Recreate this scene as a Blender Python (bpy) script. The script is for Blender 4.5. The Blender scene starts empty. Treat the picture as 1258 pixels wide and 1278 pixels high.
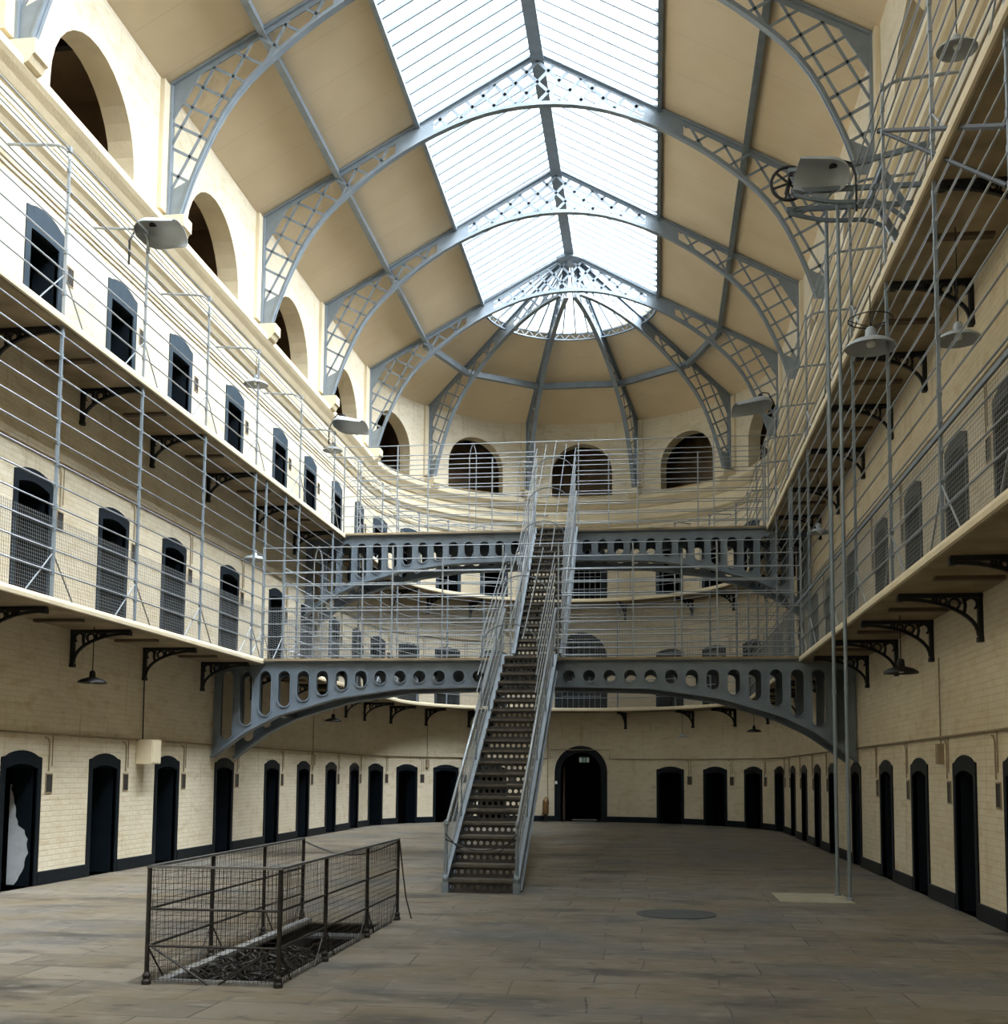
import bpy, bmesh, math, random
from mathutils import Vector, Matrix
from mathutils.geometry import tessellate_polygon
random.seed(7)
sc = bpy.context.scene
COL = sc.collection
PI = math.pi

# ------------------------------------------------------------------ camera, sky, light, exposure
cd = bpy.data.cameras.new('camera')
cam = bpy.data.objects.new('camera', cd)
COL.objects.link(cam)
right = Vector((0.99163024, 0.12886083, 0.00802232))
down = Vector((-0.00336888, 0.08793885, -0.99612018))
fwd = Vector((-0.12906635, 0.98775586, 0.08763694))
m = Matrix((right, -down, -fwd)).transposed().to_4x4()
m.translation = Vector((0, 0, 1.75))
cam.matrix_world = m
cd.sensor_fit = 'HORIZONTAL'
cd.sensor_width = 36.0
cd.lens = 1435.025 / 1258 * 36.0
cd.shift_x = 0.0
cd.shift_y = 199.5 / 1258
cd.clip_start = 0.05
cd.clip_end = 300
sc.camera = cam

world = bpy.data.worlds.new('sky')
sc.world = world
world.use_nodes = True
bg = world.node_tree.nodes['Background']
bg.inputs[0].default_value = (0.88, 0.95, 1.0, 1)
bg.inputs[1].default_value = 3.1
sd = bpy.data.lights.new('sky_fill_sun', 'SUN')  # added soft lamp, brightens the hall without raising the visible sky
sd.energy = 47.0; sd.angle = math.radians(70); sd.color = (0.97, 0.985, 1.0)
so = bpy.data.objects.new('sky_fill_sun', sd); COL.objects.link(so)
so.rotation_euler = Vector((-.62, .26, -.74)).to_track_quat('-Z', 'Y').to_euler(); so.location = (15, 10, 40)

sc.view_settings.view_transform = 'Standard'
sc.view_settings.look = 'None'
sc.view_settings.gamma = 1
sc.view_settings.use_curve_mapping = False
sc.view_settings.exposure = 0.0
sc.cycles.max_bounces = 8
sc.cycles.diffuse_bounces = 6
sc.cycles.transparent_max_bounces = 12
sc.cycles.caustics_reflective = False
sc.cycles.caustics_refractive = False

XL, XR, XC, RW = -9.25, 3.97, -2.64, 6.61      # hall walls, axis, apse radius
YA = 35.83                                     # where the apse starts
ZR, ZK, DS = 14.87, 18.55, 2.82                # eaves, ridge, half width of skylight
YB = -9.0                                      # rear end of the hall
SL = (ZK - ZR) / RW
def zroof(dx): return ZK - SL * abs(dx)

for sgn in (-1, 1):                            # sky portals over the two slopes of the skylight
    ld = bpy.data.lights.new('skylight_portal', 'AREA')
    ld.shape = 'RECTANGLE'
    ld.size = math.hypot(DS, SL * DS); ld.size_y = YA - YB + 2.8
    ld.cycles.is_portal = True
    lo = bpy.data.objects.new('skylight_portal', ld)
    COL.objects.link(lo)
    lo.location = (XC + sgn * DS / 2, (YA + 2.8 + YB) / 2, zroof(DS / 2) + 0.25)
    lo.rotation_euler = (0, sgn * math.atan(SL), 0)

# ------------------------------------------------------------------ materials
def mat(name, col, rough=0.7, metal=0.0, var=0.0, vscale=3.0, bump=0.0, bscale=20.0, spec=0.5, col2=None, coords='Object'):
    M = bpy.data.materials.new(name); M.use_nodes = True
    nt = M.node_tree; n = nt.nodes; l = nt.links
    b = n['Principled BSDF']
    b.inputs['Base Color'].default_value = (*col, 1)
    b.inputs['Roughness'].default_value = rough
    b.inputs['Metallic'].default_value = metal
    b.inputs['Specular IOR Level'].default_value = spec
    tc = n.new('ShaderNodeTexCoord')
    if var > 0 or col2:
        nz = n.new('ShaderNodeTexNoise'); nz.inputs['Scale'].default_value = vscale; nz.inputs['Detail'].default_value = 6
        l.new(tc.outputs[coords], nz.inputs['Vector'])
        cr = n.new('ShaderNodeValToRGB')
        c2 = col2 if col2 else tuple(c * (1 - var) for c in col)
        cr.color_ramp.elements[0].position = 0.35; cr.color_ramp.elements[0].color = (*c2, 1)
        cr.color_ramp.elements[1].position = 0.65; cr.color_ramp.elements[1].color = (*col, 1)
        l.new(nz.outputs['Fac'], cr.inputs['Fac']); l.new(cr.outputs['Color'], b.inputs['Base Color'])
    if bump > 0:
        n2 = n.new('ShaderNodeTexNoise'); n2.inputs['Scale'].default_value = bscale; n2.inputs['Detail'].default_value = 5
        l.new(tc.outputs[coords], n2.inputs['Vector'])
        bp = n.new('ShaderNodeBump'); bp.inputs['Strength'].default_value = bump; bp.inputs['Distance'].default_value = 0.02
        l.new(n2.outputs['Fac'], bp.inputs['Height']); l.new(bp.outputs['Normal'], b.inputs['Normal'])
    return M

def mixc(nt, fac, a, b_, mode='MIX'):
    x = nt.nodes.new('ShaderNodeMix'); x.data_type = 'RGBA'; x.blend_type = mode
    for sock, v in ((x.inputs[0], fac), (x.inputs[6], a), (x.inputs[7], b_)):
        if hasattr(v, 'is_linked'): nt.links.new(v, sock)
        elif isinstance(v, tuple): sock.default_value = (*v, 1) if len(v) == 3 else v
        else: sock.default_value = v
    return x.outputs[2]

def wall_material():
    M = bpy.data.materials.new('cream_painted_brick'); M.use_nodes = True
    nt = M.node_tree; n = nt.nodes; l = nt.links; b = n['Principled BSDF']
    uv = n.new('ShaderNodeUVMap'); uv.uv_map = 'UVMap'
    def noise(sc_, det=6, sx=1, sy=1):
        mp = n.new('ShaderNodeMapping'); mp.inputs['Scale'].default_value = (sx, sy, 1)
        l.new(uv.outputs[0], mp.inputs['Vector'])
        z = n.new('ShaderNodeTexNoise'); z.inputs['Scale'].default_value = sc_; z.inputs['Detail'].default_value = det
        l.new(mp.outputs[0], z.inputs['Vector']); return z.outputs['Fac']
    def ramp(f, a, b2, ca=(0, 0, 0), cb=(1, 1, 1)):
        r = n.new('ShaderNodeValToRGB'); r.color_ramp.elements[0].position = a; r.color_ramp.elements[1].position = b2
        r.color_ramp.elements[0].color = (*ca, 1); r.color_ramp.elements[1].color = (*cb, 1)
        l.new(f, r.inputs['Fac']); return r.outputs['Color']
    base = mixc(nt, ramp(noise(0.55), .35, .7), (0.655, 0.58, 0.44), (0.75, 0.685, 0.545))
    base = mixc(nt, ramp(noise(2.2, 8, 1, 2.6), .52, .72), base, (0.60, 0.50, 0.34))
    # stains with a shape of their own: drips
    dr = ramp(noise(1.6, 7, 3.2, .45), .60, .74)
    base = mixc(nt, dr, base, (0.56, 0.47, 0.325))
    sp = ramp(noise(9, 4), .73, .78)
    base = mixc(nt, sp, base, (0.36, 0.29, 0.19))
    # flue of brick courses
    br = n.new('ShaderNodeTexBrick')
    br.inputs['Scale'].default_value = 1.0
    br.inputs['Brick Width'].default_value = 0.24; br.inputs['Row Height'].default_value = 0.085
    br.inputs['Mortar Size'].default_value = 0.008; br.inputs['Mortar Smooth'].default_value = 0.4
    br.inputs['Color1'].default_value = (1, 1, 1, 1); br.inputs['Color2'].default_value = (.93, .92, .9, 1); br.inputs['Mortar'].default_value = (.82, .8, .76, 1)
    l.new(uv.outputs[0], br.inputs['Vector'])
    base = mixc(nt, 0.75, base, br.outputs['Color'], 'MULTIPLY')
    l.new(base, b.inputs['Base Color'])
    b.inputs['Roughness'].default_value = 0.62
    b.inputs['Specular IOR Level'].default_value = 0.3
    bp = n.new('ShaderNodeBump'); bp.inputs['Strength'].default_value = 0.5; bp.inputs['Distance'].default_value = 0.012
    inv = n.new('ShaderNodeMath'); inv.operation = 'MULTIPLY_ADD'
    l.new(br.outputs['Fac'], inv.inputs[0]); inv.inputs[1].default_value = -0.7
    l.new(noise(14, 6), inv.inputs[2])
    l.new(inv.outputs[0], bp.inputs['Height']); l.new(bp.outputs[0], b.inputs['Normal'])
    return M

def floor_material():
    M = bpy.data.materials.new('worn_stone_flags'); M.use_nodes = True
    nt = M.node_tree; n = nt.nodes; l = nt.links; b = n['Principled BSDF']
    tc = n.new('ShaderNodeTexCoord')
    def noise(sc_, det=6, sx=1, sy=1):
        mp = n.new('ShaderNodeMapping'); mp.inputs['Scale'].default_value = (sx, sy, 1)
        l.new(tc.outputs['Object'], mp.inputs['Vector'])
        z = n.new('ShaderNodeTexNoise'); z.inputs['Scale'].default_value = sc_; z.inputs['Detail'].default_value = det
        l.new(mp.outputs[0], z.inputs['Vector']); return z
    def ramp(f, a, b2):
        r = n.new('ShaderNodeValToRGB'); r.color_ramp.elements[0].position = a; r.color_ramp.elements[1].position = b2
        l.new(f, r.inputs['Fac']); return r.outputs['Color']
    nz = noise(.5, 4)
    wob = n.new('ShaderNodeVectorMath'); wob.operation = 'MULTIPLY_ADD'
    l.new(nz.outputs['Color'], wob.inputs[0]); wob.inputs[1].default_value = (.25, .12, 0); l.new(tc.outputs['Object'], wob.inputs[2])
    br = n.new('ShaderNodeTexBrick'); br.inputs['Scale'].default_value = 1
    br.inputs['Brick Width'].default_value = 1.05; br.inputs['Row Height'].default_value = 0.62
    br.inputs['Mortar Size'].default_value = 0.010; br.inputs['Mortar Smooth'].default_value = 0.3; br.inputs['Bias'].default_value = 0
    br.offset = 0.37; br.inputs['Color1'].default_value = (0.20, 0.173, 0.137, 1); br.inputs['Color2'].default_value = (0.125, 0.108, 0.085, 1)
    br.inputs['Mortar'].default_value = (0.055, 0.048, 0.038, 1)
    l.new(wob.outputs[0], br.inputs['Vector'])
    base = br.outputs['Color']
    base = mixc(nt, ramp(noise(.9, 7, .85, 1.1).outputs['Fac'], .42, .66), base, (0.15, 0.118, 0.075))
    base = mixc(nt, ramp(noise(1.0, 9, .7, 1.5).outputs['Fac'], .53, .68), base, (0.055, 0.049, 0.040))
    base = mixc(nt, ramp(noise(.45, 5, .8, 1.2).outputs['Fac'], .50, .7), base, (0.105, 0.107, 0.104))
    base = mixc(nt, ramp(noise(5, 9, .8, 1.5).outputs['Fac'], .56, .74), base, (0.20, 0.185, 0.155))
    base = mixc(nt, ramp(noise(4.0, 9, .8, 1.6).outputs['Fac'], .60, .72), base, (0.055, 0.047, 0.035))
    l.new(base, b.inputs['Base Color'])
    rr = n.new('ShaderNodeMapRange'); l.new(noise(2.5, 6).outputs['Fac'], rr.inputs[0]); rr.inputs[3].default_value = .42; rr.inputs[4].default_value = .72
    l.new(rr.outputs[0], b.inputs['Roughness'])
    b.inputs['Specular IOR Level'].default_value = 0.4
    bp = n.new('ShaderNodeBump'); bp.inputs['Strength'].default_value = 0.35; bp.inputs['Distance'].default_value = 0.01
    ad = n.new('ShaderNodeMath'); ad.operation = 'MULTIPLY_ADD'; l.new(br.outputs['Fac'], ad.inputs[0]); ad.inputs[1].default_value = -1.0
    l.new(noise(9, 8).outputs['Fac'], ad.inputs[2]); l.new(ad.outputs[0], bp.inputs['Height']); l.new(bp.outputs[0], b.inputs['Normal'])
    return M

def ceiling_material():
    M = bpy.data.materials.new('tan_painted_boards'); M.use_nodes = True
    nt = M.node_tree; n = nt.nodes; l = nt.links; b = n['Principled BSDF']
    tc = n.new('ShaderNodeTexCoord')
    z = n.new('ShaderNodeTexNoise'); z.inputs['Scale'].default_value = .7; z.inputs['Detail'].default_value = 5
    l.new(tc.outputs['Object'], z.inputs['Vector'])
    r = n.new('ShaderNodeValToRGB'); r.color_ramp.elements[0].position = .35; r.color_ramp.elements[1].position = .7
    r.color_ramp.elements[0].color = (.66, .54, .37, 1); r.color_ramp.elements[1].color = (.73, .61, .44, 1)
    l.new(z.outputs['Fac'], r.inputs['Fac'])
    # joints between boards running across the roof every 1.75 m
    sx = n.new('ShaderNodeSeparateXYZ'); l.new(tc.outputs['Object'], sx.inputs[0])
    mm = n.new('ShaderNodeMath'); mm.operation = 'PINGPONG'; l.new(sx.outputs['Y'], mm.inputs[0]); mm.inputs[1].default_value = .66
    lt = n.new('ShaderNodeMath'); lt.operation = 'LESS_THAN'; l.new(mm.outputs[0], lt.inputs[0]); lt.inputs[1].default_value = .008
    ml = n.new('ShaderNodeMath'); ml.operation = 'MULTIPLY'; l.new(lt.outputs[0], ml.inputs[0]); ml.inputs[1].default_value = .22
    l.new(mixc(nt, ml.outputs[0], r.outputs['Color'], (.2, .14, .08)), b.inputs['Base Color'])
    b.inputs['Roughness'].default_value = .6
    return M

WALL = wall_material()
FLOOR = floor_material()
CEIL = ceiling_material()
CREAM = mat('cream_plaster', (0.69, 0.60, 0.43), .7, var=.12, vscale=1.5, bump=.2)
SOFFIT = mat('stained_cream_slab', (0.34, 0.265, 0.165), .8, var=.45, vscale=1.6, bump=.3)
STEEL = mat('grey_blue_painted_iron', (0.205, 0.245, 0.285), .42, .15, var=.18, vscale=4, bump=.1)
TRUSS = mat('grey_blue_truss_paint', (0.22, 0.262, 0.305), .45, .1, var=.12, vscale=3)
GIRD = mat('slate_blue_girder_paint', (0.165, 0.205, 0.25), .42, .15, var=.22, vscale=3, bump=.15)
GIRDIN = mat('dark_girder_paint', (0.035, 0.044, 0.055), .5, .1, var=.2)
RAIL = mat('light_grey_rail_paint', (0.28, 0.31, 0.34), .38, .35)
WIRE = mat('grey_wire', (0.22, 0.24, 0.26), .45, .5)
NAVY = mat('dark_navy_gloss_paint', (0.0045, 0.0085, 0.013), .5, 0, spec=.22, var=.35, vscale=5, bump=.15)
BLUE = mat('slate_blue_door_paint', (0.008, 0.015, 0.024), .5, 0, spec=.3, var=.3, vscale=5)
BLACK = mat('black_iron', (0.012, 0.012, 0.013), .55, .3)
DARK = mat('dark_cell_interior', (0.02, 0.018, 0.016), .9)  # dimness of the deep cells put into a near-black colour
BROWN = mat('dark_brown_corridor', (0.22, 0.15, 0.09), .9, var=.4, vscale=1.2)
TREAD = mat('worn_iron_tread', (0.14, 0.125, 0.105), .5, .5, var=.35, vscale=8)
RISER = mat('dark_iron_riser', (0.060, 0.056, 0.052), .55, .4, var=.3, vscale=8)
GREYM = mat('pale_grey_lamp_enamel', (0.33, 0.36, 0.385), .45, 0, var=.08)
CAGE = mat('dark_weathered_iron', (0.035, 0.031, 0.028), .5, .5, var=.4, vscale=15)
CAGETOP = mat('worn_pale_top_rail', (0.20, 0.205, 0.21), .4, .5, var=.3, vscale=10)
PIPE = mat('tan_painted_conduit', (0.33, 0.26, 0.165), .6, 0, var=.3, vscale=4)
BROWNLEAD = mat('brown_wood_edge', (0.10, 0.07, 0.045), .7, 0, var=.3)
WHITE = mat('white_plastic', (0.8, 0.8, 0.78), .5)
BRASS = mat('tarnished_brass', (0.32, 0.18, 0.075), .4, .5, var=.4, vscale=20)
STONE = mat('pale_stone_kerb', (0.25, 0.25, 0.245), .6, 0, var=.3, vscale=8, bump=.3)
PALE = mat('pale_floor_plate', (0.36, 0.335, 0.24), .55, 0, var=.2, vscale=5)
DISC = mat('dark_grey_cover', (0.075, 0.08, 0.083), .5, .3, var=.3, vscale=30, bump=.4, bscale=40)
BLUE2 = mat('slate_frame_lit_tone', (0.034, 0.052, 0.072), .5, 0, spec=.3, var=.25, vscale=5)  # door blue lightened, bright light on the upper frames put into the colour
PALELEAF = mat('pale_worn_door_paint', (0.30, 0.32, 0.34), .6, 0, var=.3, vscale=6)
PEEL = mat('bare_grey_plaster', (0.50, 0.53, 0.56), .7, 0, var=.15, vscale=6)
SIGN = mat('blue_green_exit_sign', (0.08, 0.22, 0.24), .4)
GLASS = bpy.data.materials.new('roof_glass'); GLASS.use_nodes = True
_nt = GLASS.node_tree; _nt.nodes.clear()
_o = _nt.nodes.new('ShaderNodeOutputMaterial'); _mx = _nt.nodes.new('ShaderNodeMixShader')
_t = _nt.nodes.new('ShaderNodeBsdfTransparent'); _t.inputs[0].default_value = (.9, .95, .97, 1)
_g = _nt.nodes.new('ShaderNodeBsdfGlossy'); _g.inputs['Roughness'].default_value = .1; _g.inputs[0].default_value = (.9, .9, .9, 1)
_mx.inputs[0].default_value = .05
_nt.links.new(_t.outputs[0], _mx.inputs[1]); _nt.links.new(_g.outputs[0], _mx.inputs[2]); _nt.links.new(_mx.outputs[0], _o.inputs[0])

# ------------------------------------------------------------------ mesh helpers
class MB:
    def __init__(self): self.v = []; self.f = []; self.uv = None; self.mi = []
    def add(self, verts, faces, mi=0):
        o = len(self.v); self.v += [tuple(p) for p in verts]
        self.f += [tuple(i + o for i in f) for f in faces]; self.mi += [mi] * len(faces)
    def box(self, x0, x1, y0, y1, z0, z1, mi=0):
        self.add([(x0, y0, z0), (x1, y0, z0), (x1, y1, z0), (x0, y1, z0), (x0, y0, z1), (x1, y0, z1), (x1, y1, z1), (x0, y1, z1)],
                 [(0, 3, 2, 1), (4, 5, 6, 7), (0, 1, 5, 4), (1, 2, 6, 5), (2, 3, 7, 6), (3, 0, 4, 7)], mi)
    def bar(self, a, b, w, h, up=(0, 0, 1), mi=0):
        a = Vector(a); b = Vector(b); d = (b - a)
        if d.length < 1e-6: return
        d.normalize(); up = Vector(up)
        s = d.cross(up)
        if s.length < 1e-4: s = d.cross(Vector((1, 0, 0)))
        s.normalize(); u = s.cross(d).normalized()
        P = []
        for c in (a, b):
            for i, j in ((-1, -1), (1, -1), (1, 1), (-1, 1)): P.append(c + s * (w / 2 * i) + u * (h / 2 * j))
        self.add(P, [(0, 3, 2, 1), (4, 5, 6, 7), (0, 1, 5, 4), (1, 2, 6, 5), (2, 3, 7, 6), (3, 0, 4, 7)], mi)
    def tube(self, pts, r, n=6, closed=False, mi=0, radii=None):
        pts = [Vector(p) for p in pts]; N = len(pts)
        if N < 2: return
        rings = []; prev = None
        for i, p in enumerate(pts):
            if closed: d = pts[(i + 1) % N] - pts[i - 1]
            else: d = pts[min(i + 1, N - 1)] - pts[max(i - 1, 0)]
            if d.length < 1e-9: d = Vector((0, 0, 1))
            d.normalize()
            if prev is None:
                u = d.cross(Vector((0, 0, 1)))
                if u.length < .05: u = d.cross(Vector((1, 0, 0)))
            else: u = prev - d * prev.dot(d)
            u.normalize(); prev = u; w = d.cross(u)
            rr = radii[i] if radii else r
            rings.append([p + (u * math.cos(2 * PI * k / n) + w * math.sin(2 * PI * k / n)) * rr for k in range(n)])
        V = [q for R in rings for q in R]; F = []
        for i in range(N if closed else N - 1):
            j = (i + 1) % N
            for k in range(n):
                F.append((i * n + k, i * n + (k + 1) % n, j * n + (k + 1) % n, j * n + k))
        if not closed: F += [tuple(reversed(range(n))), tuple((N - 1) * n + k for k in range(n))]
        self.add(V, F, mi)
    def lathe(self, prof, c, n=20, axis=None, mi=0):
        c = Vector(c); V = []; F = []
        for r, z in prof:
            for k in range(n):
                a = 2 * PI * k / n; p = Vector((r * math.cos(a), r * math.sin(a), z))
                if axis is not None: p = axis @ p
                V.append(c + p)
        for i in range(len(prof) - 1):
            for k in range(n):
                F.append((i * n + k, i * n + (k + 1) % n, (i + 1) * n + (k + 1) % n, (i + 1) * n + k))
        self.add(V, F, mi)
    def prism(self, outer, holes, mapf, t0, t1, mi=0):
        """polygon with holes in (a,b) extruded from t0 to t1; mapf(a,b,t) -> xyz"""
        loops = [outer] + list(holes)
        flat = [p for L in loops for p in L]
        tris = tessellate_polygon([[Vector((p[0], p[1], 0)) for p in L] for L in loops])
        n = len(flat)
        V = [mapf(p[0], p[1], t0) for p in flat] + [mapf(p[0], p[1], t1) for p in flat]
        F = [tuple(t) for t in tris] + [tuple(i + n for i in reversed(t)) for t in tris]
        o = 0
        for L in loops:
            k = len(L)
            for i in range(k):
                j = (i + 1) % k; F.append((o + i, o + j, o + j + n, o + i + n))
            o += k
        self.add(V, F, mi)
    def build(self, name, mats, parent=None, smooth=False, recalc=True, base=None):
        me = bpy.data.meshes.new(name)
        b0 = Vector(base) if base is not None else (Vector(parent['_base']) if parent is not None and '_base' in parent else Vector((0, 0, 0)))
        me.from_pydata([tuple(Vector(p) - b0) for p in self.v], [], self.f)
        if not isinstance(mats, (list, tuple)): mats = [mats]
        for mm in mats: me.materials.append(mm)
        if len(mats) > 1:
            for p, i in zip(me.polygons, self.mi): p.material_index = i
        if recalc:
            bm = bmesh.new(); bm.from_mesh(me); bmesh.ops.recalc_face_normals(bm, faces=bm.faces); bm.to_mesh(me); bm.free()
        if smooth:
            for p in me.polygons: p.use_smooth = True
        me.update()
        o = bpy.data.objects.new(name, me); COL.objects.link(o)
        if parent is not None: o.parent = parent
        elif base is not None: o.location = base
        return o

def tag(o, label, cat, group=None, kind=None):
    o['label'] = label; o['category'] = cat
    if group: o['group'] = group
    if kind: o['kind'] = kind
    return o
def thing(name, label, cat, loc=(0, 0, 0), group=None, kind=None):
    o = bpy.data.objects.new(name, None); COL.objects.link(o); o.location = loc
    o['_base'] = list(loc); tag(o, label, cat, group, kind)
    o.empty_display_size = .2
    return o
ORD = ['', 'first', 'second', 'third', 'fourth', 'fifth', 'sixth', 'seventh', 'eighth', 'ninth', 'tenth', 'eleventh', 'twelfth']

# ------------------------------------------------------------------ the wall line: left wall, apse, right wall as one path
S1 = YA; S2 = YA + PI * RW; SE = S2 + (YA - YB)
def pt(s, d=0.0, z=0.0):
    if s <= S1: return (XL + d, s, z)
    if s >= S2: return (XR - d, YA - (s - S2), z)
    a = (s - S1) / RW
    return (XC - (RW - d) * math.cos(a), YA + (RW - d) * math.sin(a), z)
def sa(deg): return S1 + math.radians(deg) * RW
def sr(y): return S2 + (YA - y)
def srange(a, b, step=.35):
    out = [a]
    if b <= S1 or a >= S2: return [a, b]
    lo, hi = max(a, S1), min(b, S2)
    if a < S1: out.append(S1)
    n = max(1, int((hi - lo) / step))
    out += [lo + (hi - lo) * i / n for i in range(1, n)]
    if b > S2: out.append(S2)
    out.append(b)
    return sorted(set(out))
def sweep(mb, prof, a, b, step=.35, mi=0, cap=True):
    ss = srange(a, b, step); n = len(prof); V = []; F = []
    for s in ss: V += [pt(s, d, z) for d, z in prof]
    for i in range(len(ss) - 1):
        for k in range(n): F.append((i * n + k, i * n + (k + 1) % n, (i + 1) * n + (k + 1) % n, (i + 1) * n + k))
    if cap: F += [tuple(range(n)), tuple((len(ss) - 1) * n + k for k in reversed(range(n)))]
    mb.add(V, F, mi)
def railpath(a, b, d, z, step=.4): return [pt(s, d, z) for s in srange(a, b, step)]

Z1, Z2 = 4.10, 8.07          # walkway tops
U1, U2 = 3.98, 7.94          # undersides
OV = 1.04                    # overhang

DL = [15.95, 18.55, 21.08, 24.04, 27.20, 29.75, 32.40, 35.0]
DA = [11.6, 28.4, 44.5, 61.0]
DA2 = [119.2, 135.9, 153.3, 171.5]
DR = [13.25, 15.5, 18.05, 20.56, 23.55, 26.6, 29.0, 31.5, 34.0]
doors = [('left', i + 1, y) for i, y in enumerate(DL)] + [('apseL', i + 1, sa(a)) for i, a in enumerate(DA)] + \
        [('apseR', i + 1, sa(a)) for i, a in enumerate(DA2)] + [('right', i + 1, sr(y)) for i, y in enumerate(DR)]
LEVELS = [(0, 0.0, 2.03), (1, Z1, 2.15), (2, Z2, 2.2)]
def door_outline(s, z, h, w=1.1):
    k = w / 2; top = h; sh = h - .10
    P = [(s - k, z), (s - k, z + sh - .01), (s - k + .03, z + sh), (s - k * .80, z + sh + .012)]
    for i in range(1, 8):
        t = i / 8; u = -k * .80 + 2 * k * .80 * t
        P.append((s + u, z + sh + .012 + (top - sh - .012) * math.sin(PI * t) ** .75))
    P += [(s + k * .80, z + sh + .012), (s + k - .03, z + sh), (s + k, z + sh - .01), (s + k, z)]
    return P
def opening_outline(s, z, h, w=.88):
    up = z > 6
    if up: w = .82
    k = w / 2; sh = h - (.42 if up else .27)
    P = [(s - k, z), (s - k, z + sh)]
    for i in range(1, 8):
        t = i / 8; P.append((s - k + 2 * k * t, z + sh + (.015 if up else .07) * math.sin(PI * t)))
    P += [(s + k, z + sh), (s + k, z)]
    return P
def arch_outline(s, z0, zs, R, n=16):
    P = [(s - R, z0)]
    for i in range(n + 1):
        a = PI - PI * i / n; P.append((s + R * math.cos(a), zs + R * math.sin(a)))
    P.append((s + R, z0))
    return P
ARCHD = [(0, 0.0, 2.77), (1, Z1, 2.86), (2, Z2, 2.5)]      # big archways on the axis
LARCH = [(y, 12.0, 12.45, 1.45) for y in (12.05, 17.35, 22.6, 27.9, 33.15)]
AARCH = [(sa(a), 12.12, 13.0, 1.13) for a in (18, 54, 90, 126, 162)]
RARCH = [(sr(y), 12.0, 12.45, 1.45) for y in (33.15, 27.9, 22.6, 17.35, 12.05)]
def wall(name, a, b, holes, zt=ZR):
    outer = [(a, -0.002), (b, -0.002), (b, zt), (a, zt)]
    loops = [outer] + holes
    flat = [p for L in loops for p in L]
    tris = tessellate_polygon([[Vector((p[0], p[1], 0)) for p in L] for L in loops])
    bm = bmesh.new()
    vs = [bm.verts.new((p[0], 0, p[1])) for p in flat]
    for t in tris:
        try: bm.faces.new([vs[i] for i in t])
        except Exception: pass
    if a < S2 - .1 and b > S1 + .1:
        s = S1 + .35
        while s < S2:
            bmesh.ops.bisect_plane(bm, geom=bm.verts[:] + bm.edges[:] + bm.faces[:], plane_co=(s, 0, 0), plane_no=(1, 0, 0)); s += .35
    bm.verts.ensure_lookup_table()
    uvl = bm.loops.layers.uv.new('UVMap')
    for f in bm.faces:
        for l in f.loops: l[uvl].uv = (l.vert.co.x, l.vert.co.z)
    for v in bm.verts: v.co = Vector(pt(v.co.x, 0, v.co.z))
    # normals inwards
    me = bpy.data.meshes.new(name); bm.to_mesh(me); bm.free(); me.materials.append(WALL)
    o = bpy.data.objects.new(name, me); COL.objects.link(o); o['kind'] = 'structure'
    return o
def hole_list(sides):
    H = []
    for side, i, s in doors:
        if side in sides:
            for lv, z, h in LEVELS:
                P = door_outline(s, z, h, 1.06); 
                P[0] = (P[0][0], z if z > 0 else 0.0); H.append(P)
    return H
HL = hole_list(('left',)) + [arch_outline(*p) for p in LARCH]
HA = hole_list(('apseL', 'apseR')) + [arch_outline(*p) for p in AARCH]
for lv, z, h in ARCHD: HA.append(arch_outline(sa(89.8), z, z + h - .95, .95, 18))
HR = hole_list(('right',)) + [arch_outline(*p) for p in RARCH]
wl = tag(wall('wall_left', YB, S1, HL), 'long left wall of cream painted brick with three rows of doors', 'wall')
wa = tag(wall('wall_back', S1, S2, HA), 'curved cream end wall below the glazed cone', 'wall')
wr = tag(wall('wall_right', S2, SE, HR), 'long right wall of cream painted brick with three rows of doors', 'wall')
mb = MB(); mb.box(XL - 2, XR + 2, YB - .2, YB, 0, 19)
o = tag(mb.build('wall_front', CREAM), 'cream wall closing the hall behind the viewpoint', 'wall', kind='structure')

# floor with the pit of the cage cut out
PX0, PX1, PY0, PY1 = -4.0, -3.1, 9.32, 13.25
mb = MB()
mb.prism([(XL - 2, YB - .2), (XR + 2, YB - .2), (XR + 2, 44.6), (XL - 2, 44.6)], [[(PX0, PY0), (PX1, PY0), (PX1, PY1), (PX0, PY1)]],
         lambda a, b, t: (a, b, t), 0.0, -.12)
o = tag(mb.build('floor', FLOOR), 'broad stone-flagged floor of the hall', 'floor', kind='structure')

# ------------------------------------------------------------------ roof
mb = MB()
for sgn in (-1, 1):
    x0, x1 = XC + sgn * (RW + .02), XC + sgn * DS
    n = Vector((sgn * SL, 0, 1)).normalized() * .12
    a = Vector((x0, 0, ZR)); b = Vector((x1, 0, zroof(DS)))
    P = []
    for y in (YB, YA):
        for q in (a, b): P.append(Vector((q.x, y, q.z)))
    Q = [p + n for p in P]
    mb.add(P + Q, [(0, 1, 3, 2), (4, 6, 7, 5), (0, 4, 5, 1), (2, 3, 7, 6), (0, 2, 6, 4), (1, 5, 7, 3)])
NA = 60
for i in range(NA):
    a0, a1 = PI * i / NA, PI * (i + 1) / NA
    P = []
    for dz in (0, .12):
        for a in (a0, a1):
            for r in (RW + .02, DS): P.append((XC - r * math.cos(a), YA + r * math.sin(a), zroof(r) + dz))
    mb.add(P, [(0, 1, 3, 2), (4, 6, 7, 5), (0, 2, 6, 4), (1, 5, 7, 3)])
o = tag(mb.build('ceiling', CEIL), 'tan boarded roof slopes around the long skylight', 'ceiling', kind='structure')

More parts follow.
